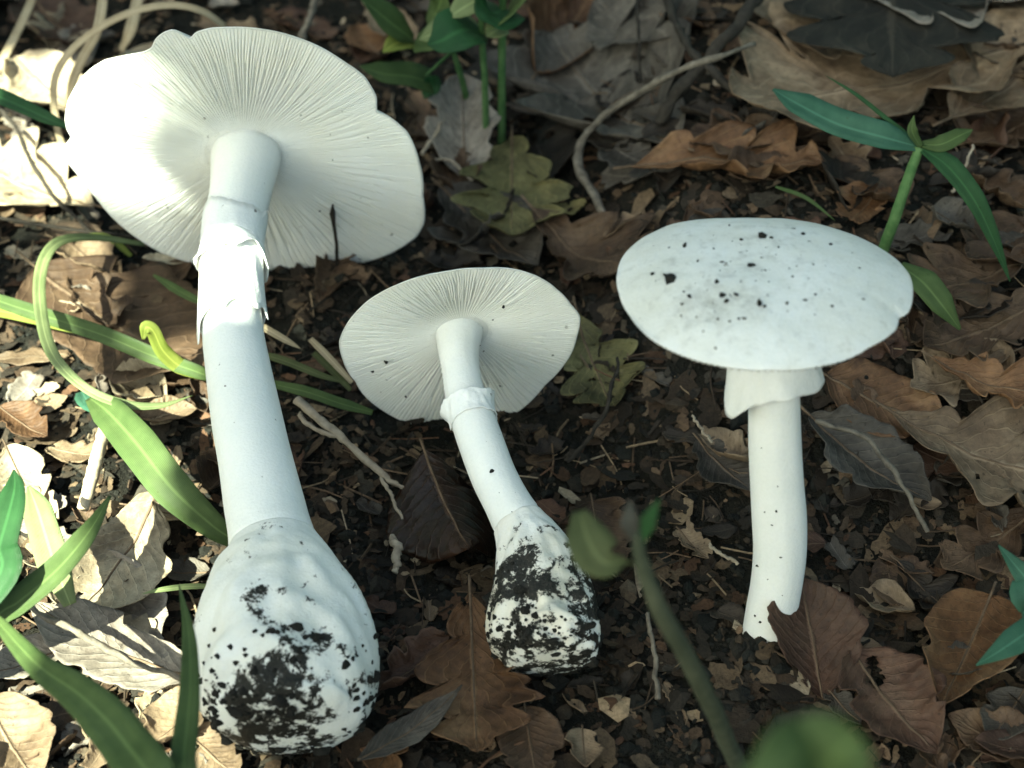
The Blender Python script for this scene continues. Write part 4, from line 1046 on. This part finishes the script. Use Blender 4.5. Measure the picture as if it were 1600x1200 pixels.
# dry straws top left
def stalk(pts, rad, mat, label, cat, name, n=8, samples=40, rough=.12, group=None, seed=1, floor=True):
    P_ = spline([px3(q) for q in pts], samples); sd = int(abs(pts[0][0] * 7 + pts[0][1])) + 3; u_ = np.linspace(0, len(P_) / 6, len(P_))
    if name == 'twig': P_ = P_ + np.stack([fbm(u_, u_ * 0 + q, sd + q, 3) for q in range(3)], 1) * .16; rough = .38
    V, f = tube(P_, rad, n, None, rough, sd)
    o = link_mesh(name, V, f, mat, None, floor_of(P_[0]) if floor else P_[0]); return tag(o, label, cat, group)
M_STRAW = plain_material('straw', [(0.3, (.36, .28, .19)), (0.7, (.6, .52, .39))], 250, 0.3)
blade([(104, 245, .3), (90, 200, 1.2), (85, 130, 2.4), (110, 82, 3.2), (160, 42, 3.9), (215, 17, 4.3), (270, 9, 4.4), (315, 18, 4.2), (352, 42, 3.6)], .26, 'straw', 'dry cream straw arching over the back of the largest cap', n=60, prof=(.7, .8, 1, 1, 1, .9, .8))
blade([(112, 200, .4), (112, 140, 1.8), (128, 95, 2.6), (150, 55, 3.2), (160, 10, 3.6), (160, -40, 3.8)], .32, 'straw', 'upright dry cream straw crossing the arching straw', prof=(.8, 1, 1, 1, .9))
blade([(-15, 130, .8), (15, 75, 1.2), (40, 25, 1.4), (60, -25, 1.4)], .30, 'straw', 'brownish straw standing at the back beside the cream leaf', prof=(.8, 1, 1, .9))
blade([(190, 80, .5), (205, 45, 1.2), (220, -20, 1.6)], .4, 'straw', 'broad dry straw behind the notched rim of the largest cap', prof=(.6, 1, .9))
stalk([(470, 60, 2.5), (482, 30, 2.8), (505, -20, 3.2)], [.11, .1], M_TWIG, 'grey stick behind the top of the largest cap', 'twig', 'twig')
stalk([(168, 655, 1.0), (150, 720, .9), (130, 795, .5)], [.16, .17, .15], M_STRAW, 'thick pale straw stem below the broad green blade', 'straw', 'straw')
stalk([(-10, 150, .9), (30, 210, 1.2), (70, 290, 1.2), (140, 362, .8)], [.07, .08, .06], M_TWIGD, 'thin dark twig lying over the large cream leaf', 'twig', 'twig')
stalk([(30, 935, 1.6), (110, 985, 1.5), (200, 1030, 1.5), (290, 1062, 1.2)], [.06, .08, .05], M_TWIG, 'thin straight brown stalk lying over the long pale leaf', 'twig', 'twig')
stalk([(-10, 340, .8), (60, 350, .9), (150, 362, .8), (240, 372, .4)], [.05, .06, .04], M_TWIGD, 'thin dark stalk below the large cream leaf', 'twig', 'twig')

# twigs of the middle and the back
stalk([(462, 625, .9), (500, 655, .8), (540, 688, .6), (590, 735, .5), (618, 752, .4), (640, 765, .3)], [.10, .11, .085, .07, .05], M_TWIGP, 'pale forked twig lying between the large and the small mushroom', 'twig', 'twig')
stalk([(468, 645, .6), (480, 662, .6), (520, 682, .6), (545, 690, .5)], [.06, .06, .05], M_TWIGP, 'thin pale twig alongside the forked twig', 'twig', 'twig')
stalk([(582, 720, .45), (600, 755, .4), (615, 785, .35), (628, 812, .25)], [.055, .05, .03], M_TWIGP, 'thin side shoot hanging from the pale forked twig', 'twig', 'twig')
stalk([(640, 765, .3), (665, 748, .4), (700, 735, .4)], [.03, .03, .02], M_TWIG, 'hair-thin grey twig beside the glossy cupped leaf', 'twig', 'twig')
stalk([(950, 345, .2), (925, 300, .6), (905, 258, 1.0), (910, 220, 1.3), (945, 180, 1.6), (1000, 142, 1.8), (1060, 112, 1.9), (1120, 90, 1.9), (1180, 70, 1.7)], [.13, .13, .12, .10, .11, .09, .06], M_TWIG, 'long kinked grey-green twig in the shade behind the upright cap', 'twig', 'twig', samples=60)
stalk([(1030, 190, .4), (1070, 130, .9), (1120, 75, 1.3), (1165, 25, 1.6), (1195, -30, 1.6)], [.2, .2, .19, .17], M_TWIGD, 'thick dark stick crossing the kinked twig', 'twig', 'twig')
stalk([(1035, -20, .9), (1060, 40, 1.1), (1090, 90, 1.2), (1160, 155, .6)], [.14, .14, .12], M_TWIGD, 'dark stick running down to the large tan leaf', 'twig', 'twig')
stalk([(992, -20, 1.2), (998, 50, 1.0), (1000, 125, .4)], [.05, .05, .04], M_TWIGD, 'thin upright black stem behind the kinked twig', 'twig', 'twig')
stalk([(700, 178, .9), (682, 208, .8), (660, 242, .5)], [.05, .07, .05], M_TWIGP, 'short pale twig beside the pale pointed leaf', 'twig', 'twig')
stalk([(680, 248, .5), (720, 262, .5), (760, 320, .3)], [.045, .05, .03], M_TWIGP, 'thin bent pale twig at the foot of the herb', 'twig', 'twig')
stalk([(888, 720, .3), (930, 670, .7), (955, 615, .8), (965, 560, .6)], [.05, .06, .04], M_TWIGD, 'thin dark twig between the small stem and the upright cap', 'twig', 'twig')
stalk([(1108, 850, .3), (1130, 865, .4), (1152, 880, .3)], [.04, .04], M_TWIGP, 'tiny pale stick on the black soil left of the upright stem', 'twig', 'twig')
stalk([(1082, 652, .4), (1098, 672, .5), (1112, 692, .4)], [.03, .035], M_TWIGP, 'tiny pale stick under the skirt-like ring', 'twig', 'twig')
stalk([(1275, 655, .8), (1360, 690, 1.1), (1410, 760, 1.0), (1450, 830, .5)], [.06, .07, .05], M_TWIG, 'curved brown twig lying over the ribbed grey leaf', 'twig', 'twig')
stalk([(610, 838, .4), (622, 862, .5), (615, 895, .3)], [.09, .11, .07], M_TWIGP, 'short curved tan stick beside the large bulb', 'twig', 'twig')
stalk([(1012, 960, .9), (1022, 1020, .7), (1028, 1090, .4)], [.05, .05, .06], M_TWIG, 'thin grey stick in the dark soil beside the blurred stalk', 'twig', 'twig')
stalk([(1520, 225, 1.4), (1505, 270, .9), (1490, 300, .5)], [.035, .04], M_TWIGP, 'tiny orange-brown stick under the green sprig', 'twig', 'twig')
# black sliver standing on the gills of the largest cap
g0 = atplane(520, 320, mA['capC'] - mA['n'] * .30, mA['n']); g1 = atplane(526, 424, mA['capC'] - mA['n'] * .30, mA['n'])
V, f = tube([g0, g0 * .8 + g1 * .2 + [-.02, 0, 0], g0 * .4 + g1 * .6 + [.04, -.02, 0], g1], [.03, .085, .05, .06, .05], 6, 24, .3, 4)
tag(link_mesh('bark_sliver', V, f, M_TWIGD, None, g1), 'thin black sliver of bark stuck to the gills of the largest cap', 'twig')

# -- the green herb at the back
herb_base = atg(772, 236); HY = herb_base[1]
herb = empty('green_herb', herb_base); tag(herb, 'leafy green herb with upright stems behind the small cap', 'plant')
def hb(pts, w, mat='green', **kw):
    P_ = [px3(q) for q in pts]; V, f, uv = ribbon(P_, w * 1.65, **kw)
    link_mesh('leaf', V, f, GM[mat], herb, herb_base, uv=uv)
def hs(pts, r):
    V, f = tube([px3(q) for q in pts], r, 8, 24, .08); link_mesh('stem', V, f, M_STEMG, herb, herb_base)
y = HY
hs([(783, 240, 'y', y), (784, 180, 'y', y), (784, 110, 'y', y), (785, 50, 'y', y), (787, -60, 'y', y)], [.13, .12, .11])
hs([(760, 250, 'y', y - .2), (759, 180, 'y', y - .2), (757, 120, 'y', y - .2), (753, 55, 'y', y - .2), (750, -60, 'y', y - .2)], [.11, .10, .09])
hs([(735, 200, 'y', y + 1.0), (728, 150, 'y', y + .9), (716, 105, 'y', y + .8), (706, 75, 'y', y + .7)], [.11, .10, .07])
E = (.3, 1, .95, .6, .05)
up = (0, -.5, .85)
hb([(645, 62, 'y', y + .5), (615, 40, 'y', y + .2), (585, 15, 'y', y), (562, -4, 'y', y - .2)], .62, prof=E)
hb([(647, 66, 'y', y + .5), (620, 68, 'y', y), (598, 82, 'y', y - .3)], .45, 'lime', prof=E)
hb([(650, 64, 'y', y + .5), (690, 58, 'y', y - .2), (730, 62, 'y', y - .6)], .85, prof=E)
hb([(752, 50, 'y', y), (715, 42, 'y', y - .2), (680, 52, 'y', y - .5), (655, 62, 'y', y - .5)], .6, 'pale', prof=E)
hb([(752, 52, 'y', y - .2), (722, 48, 'y', y - .9), (690, 64, 'y', y - 1.3), (668, 70, 'y', y - 1.4)], .95, 'deep', prof=E)
hb([(755, -5, 'y', y), (725, 12, 'y', y - .4), (700, 28, 'y', y - .6)], .5, 'pale', prof=E)
hb([(668, 40, 'y', y + 1), (685, 15, 'y', y + .6), (695, -20, 'y', y + .4)], .9, 'green', prof=E)
hb([(786, 30, 'y', y), (812, 8, 'y', y - .8), (836, -15, 'y', y - 1.4)], 1.4, 'green', prof=E)
hb([(786, 15, 'y', y), (770, 22, 'y', y - .8), (755, 10, 'y', y - 1.2), (745, -15, 'y', y - 1.4)], 1.1, 'deep', prof=E)
hb([(787, 42, 'y', y), (772, 50, 'y', y - .4), (760, 58, 'y', y - .6)], .45, 'pale', prof=E)
hb([(672, 130, 'y', y + .4), (640, 120, 'y', y + .1), (600, 116, 'y', y - .3), (562, 104, 'y', y - .5)], .6, 'green', prof=(.9, 1, .9, .7, .05))
hb([(672, 118, 'y', y + .4), (674, 135, 'y', y + .4), (662, 150, 'y', y + .5)], .4, 'deep', prof=(.6, 1, .4))
hs([(706, 80, 'y', y + .7), (690, 95, 'y', y + .6), (665, 118, 'y', y + .4)], [.05, .045])
hs([(706, 76, 'y', y + .7), (680, 66, 'y', y + .6), (648, 64, 'y', y + .5)], [.05, .045])

# -- the sprig behind the upright cap
sp_base = atg(1378, 392); sprig = empty('green_sprig', sp_base); tag(sprig, 'narrow-leaved green sprig bent over the large tan leaf', 'plant')
def sb(pts, w, mat, nm='leaf', **kw):
    P_ = [px3(q) for q in pts]; V, f, uv = ribbon(P_, w, **kw); link_mesh(nm, V, f, GM[mat], sprig, sp_base, uv=uv)
V, f = tube([sp_base - [0, 0, .1]] + [px3(q) for q in [(1395, 350, 1.0), (1415, 290, 1.9), (1436, 232, 2.5)]], [.16, .15, .13], 8, 24, .08); link_mesh('stem', V, f, M_STEMG, sprig, sp_base)
sb([(1436, 230, 2.5), (1380, 215, 2.7), (1310, 195, 2.7), (1250, 165, 2.6), (1208, 140, 2.5)], .85, 'blue', prof=(.35, .95, 1, .9, .1), fold=.3)
sb([(1440, 232, 2.5), (1480, 260, 2.6), (1520, 310, 2.4), (1550, 370, 1.8), (1578, 440, 1.0)], .62, 'deep', prof=(.4, 1, .9, .6, .05), fold=.3)
sb([(1440, 226, 2.5), (1470, 226, 2.7), (1500, 212, 2.8), (1520, 203, 2.8)], .5, 'green', prof=(.4, 1, .8, .05))
sb([(1438, 226, 2.5), (1390, 190, 2.9), (1340, 150, 3.2), (1290, 118, 3.4)], .14, 'deep')
sb([(1438, 230, 2.5), (1425, 205, 2.9), (1428, 180, 3.2)], .3, 'green', prof=(.6, 1, .05))
blade([(1405, 415, 1.2), (1440, 440, 1.8), (1470, 475, 1.7), (1500, 515, 1.2)], .75, 'green', 'green blade tip sticking out beside the rim of the upright cap', prof=(.4, 1, .9, .1))
blade([(1212, 292, .9), (1260, 310, 1.1), (1305, 345, .8)], .12, 'green', 'hair-thin green blade behind the upright cap')
blade([(1640, 945, 2.5), (1600, 900, 3.2), (1560, 852, 3.4)], .75, 'blue', 'blue-green blade tip above the narrow blue-green blade', prof=(.8, 1, .05), rootdown=(17, -6.5, 0))
blade([(1660, 955, 2.5), (1610, 985, 3.0), (1565, 1015, 3.0), (1525, 1040, 2.8)], .62, 'blue', 'narrow blue-green blade pointing over the upturned orange leaf', prof=(.7, 1, .9, .05), rootdown=(17, -8, 0))
# blurred growth close to the lens
blade([(1240, 1330, 15.5), (1270, 1240, 16.5), (1310, 1180, 17.0), (1345, 1152, 17.2)], 1.3, 'green', 'blurred bright green leaf rising close to the lens', prof=(.5, 1, 1, .3), rootdown=(4.4, -19.5, 0), cat='leaf', name='green_leaf')
dp_base = atg(1190, 1270); dull = empty('dull_plant', dp_base); tag(dull, 'blurred dull green stalk with three small leaves rising beside the small bulb', 'plant')
V, f = tube([dp_base] + [px3(q) for q in [(1150, 1190, 3.0), (1115, 1110, 6.0), (1075, 1030, 8.2), (1030, 950, 9.8), (1003, 880, 10.8), (994, 830, 11.4)]], [.17, .17, .15, .09], 8, 50, .1, 1); link_mesh('stem', V, f, M_STEMO, dull, dp_base)
def db(pts, w, mat, **kw):
    V, f, uv = ribbon([px3(q) for q in pts], w, **kw); link_mesh('leaf', V, f, GM[mat], dull, dp_base, uv=uv)
db([(995, 850, 11.2), (984, 815, 11.6), (985, 780, 11.9)], .30, 'dull', prof=(.4, 1, .1))
db([(999, 850, 11.2), (1013, 815, 11.6), (1030, 780, 12.0)], .28, 'deep', prof=(.4, 1, .1))
db([(1004, 885, 10.7), (975, 878, 10.8), (945, 880, 10.8), (922, 850, 10.9), (905, 800, 11.0)], .75, 'olive', prof=(.06, .06, .5, 1, .9, .3))

# ------------------------------------------------------------------ unseen tree added to cast dappled shade, leaves laid out round sun gaps
SUNNY = [  # (px, py, height, radius cm): where sunlight gets through the leaves
 (135, 250, None, 1.05), (225, 110, None, .9), (135, 165, None, .7), (355, 425, 4.4, 1.45), (20, 260, .5, 3.0), (30, 140, .8, 2.0), (95, 60, 2.5, 1.1),
 (20, 480, 1.3, 1.7), (75, 420, 1.5, 1.0), (20, 610, .3, 2.2), (245, 530, 1.5, .8), (200, 640, 1.0, .8), (225, 700, 1.4, 1.4), (285, 640, 1.2, .7), (140, 740, .6, 1.5), (40, 760, .3, 2.1),
 (150, 870, .5, 2.0), (215, 850, .6, 1.4), (50, 890, .6, 2.0), (130, 1000, .8, 1.7), (30, 1060, .6, 1.8), (250, 1010, .9, 1.0), (40, 1190, .4, 1.8), (240, 1130, .6, 1.1), (330, 1200, .4, .8),
 (100, 380, 1.0, .8), (280, 800, .6, .8), (1420, -10, .8, 1.0)]
def sun_xy(p): p = np.asarray(p); return p[:2] - TO_SUN[:2] * (p[2] / TO_SUN[2])
holes_xy = [(*sun_xy(at(a, b, z) if z is not None else atplane(a, b, mA['capC'], mA['n'])), r) for a, b, z, r in SUNNY]   # None: on the largest cap
def shade_sapling():
    base = np.array([32., -104., 0.]); base[2] = float(gz(base[0], base[1])) - 1
    root = empty('shade_sapling', base); tag(root, 'unseen young tree added to cast dappled shade on the mushrooms', 'tree')
    r3 = np.random.default_rng(5)
    V, f = tube([base, base + [3, 2, 40], base + [8, 3, 85], base + [14, 8, 130], base + [18, 10, 175]], [2.2, 2.0, 1.6, 1.1, .5], 12, 40, .15); link_mesh('trunk', V, f, M_BARK, root, base)
    limbs = []
    for k, (h, tx, ty) in enumerate([(62, 10, -14), (70, 12, 14), (80, -1, 4), (88, 14, -2), (66, 16, 4), (94, -1, 22), (72, 4, -18)]):
        d = 102 + 5 * (k % 3)
        end = np.array([tx, ty, 0]) + TO_SUN * d
        st = base + np.array([4 + h * .06, 3, h]); c = spline([st, st * .6 + end * .4 + [0, 0, 9], end], 24)
        limbs.append(c); V, f = tube(c, [.7, .45, .2], 7, None, .15, k); link_mesh('limb', V, f, M_BARK, root, base)
    allp = np.vstack(limbs)
    T_, S_, X, Y = leaf_shape(1.0, .62, 'ovate', 4242, 13, 5)
    Z = .18 * np.abs(Y) + .10 * (T_ - .5) ** 2 * 4 * .3
    V0, f0 = sheet(X - .5, Y, Z, .004); uv = np.stack([T_.ravel(), S_.ravel() * .5 + .5], 1)
    me0 = None; tw = Bag(); n = 0; cov = np.zeros((0, 3)); more = Bag()
    hx = np.array(holes_xy)
    gxs, gys = np.meshgrid(np.arange(-31, 28, .55), np.arange(-24, 35, .55)); pts = np.stack([gxs.ravel(), gys.ravel()], 1)
    r3.shuffle(pts)
    for gx, gy in pts:
        if len(cov) and np.any((gx - cov[:, 0]) ** 2 + (gy - cov[:, 1]) ** 2 < cov[:, 2] ** 2): continue
        room = np.min(np.hypot(gx - hx[:, 0], gy - hx[:, 1]) - hx[:, 2])
        L_ = min(r3.uniform(6.5, 9.0), room / .47)
        if L_ < 1.1: continue
        cov = np.vstack([cov, [gx, gy, L_ * .23]])
        c = np.array([gx, gy, 0]) + TO_SUN * r3.uniform(92, 122)
        # blade roughly square to the sun, tilted at random
        nz = nrm(TO_SUN + r3.normal(0, .16, 3)); ax = nrm(np.cross(nz, r3.normal(0, 1, 3))); ay = np.cross(nz, ax)
        if n >= 290:
            more.add(c + V0[:, :1] * ax * L_ + V0[:, 1:2] * ay * L_ + V0[:, 2:] * nz * L_, f0)
        else:
            if me0 is None:
                o = link_mesh('leaf', V0, f0, GM['green'], root, np.zeros(3), uv=np.vstack([uv, uv])); me0 = o
            else:
                o = me0.copy(); COL.objects.link(o); o.parent = root
            Mx = np.eye(4); Mx[:3, 0] = ax * L_; Mx[:3, 1] = ay * L_; Mx[:3, 2] = nz * L_; Mx[:3, 3] = (c - base) * S
            o.matrix_local = Matrix(Mx.tolist())
        n += 1
        p = c - ax * L_ * .5; q = allp[np.argmin(((allp - p) ** 2).sum(1))]
        sp, sq = sun_xy(p), sun_xy(q); tt = np.linspace(0, 1, 40)[:, None]; seg = sp * (1 - tt) + sq * tt
        clear = np.all(np.hypot(seg[:, :1] - hx[:, 0], seg[:, 1:] - hx[:, 1]) > hx[:, 2] - .2)
        if clear and np.linalg.norm(q - p) > .5:
            Vt, ft = tube([q, (p + q) / 2 + [0, 0, 1.0], p], [.10, .06, .04], 3, 5, caps=False); tw.add(Vt, ft)
    V, f = tw.out(); link_mesh('twigs', V, f, M_BARK, root, base, kind='stuff')
    if more.n:
        V, f = more.out(); link_mesh('foliage', V, f, GM['green'], root, base, kind='stuff', uv=np.full((len(V), 2), .3))
shade_sapling()
def sky_block_bushes():  # unseen undergrowth added to block low sky at the back and sides
    r5 = np.random.default_rng(12)
    sides = ['behind the herb', 'behind the dry straws', 'behind the kinked twig', 'behind the green sprig', 'beyond the upright mushroom', 'beyond the cream leaf', 'beyond the blue-green blades']
    for k, az in enumerate([95, 122, 68, 40, 12, 150, -14]):
        a = math.radians(az); d = 150 + 14 * (k % 2); base = np.array([math.cos(a) * d, math.sin(a) * d + 2, 0]); base[2] = float(gz(base[0], base[1])) - 1
        root = empty('sky_block_shrub', base); tag(root, f'unseen dark green shrub added to block low sky {sides[k]}', 'shrub', 'unseen bushes added to block low sky')
        for q in range(5):
            e = r5.normal(0, 20, 2); V, f = tube([base + [r5.normal(0, 4), r5.normal(0, 4), 0], base + [e[0] * .5, e[1] * .5, 70], base + [e[0], e[1], 150]], [1.0, .7, .3], 6, 12); link_mesh('stem', V, f, M_BARK, root, base)
        n = 1500; th = r5.uniform(0, 6.283, n); rr = 44 * r5.random(n) ** .4; z = 6 + 190 * r5.random(n); rr = rr * np.clip((205 - z) / 60, .25, 1)
        C = base + np.stack([np.cos(th) * rr, np.sin(th) * rr * .7, z], 1)
        U1 = r5.normal(0, 1, (n, 3)); U1 /= np.linalg.norm(U1, axis=1)[:, None]; U2 = np.cross(U1, r5.normal(0, 1, (n, 3))); U2 /= np.linalg.norm(U2, axis=1)[:, None]
        l = r5.uniform(6, 11, n)[:, None]
        V = np.stack([C - U1 * l * .5, C + U2 * l * .28, C + U1 * l * .5, C - U2 * l * .28], 1).reshape(-1, 3)
        link_mesh('foliage', V, np.arange(4 * n).reshape(-1, 4), GM['deep'], root, base, kind='stuff', uv=np.tile([[0, .5], [.5, 1], [1, .5], [.5, 0]], (n, 1)))
sky_block_bushes()
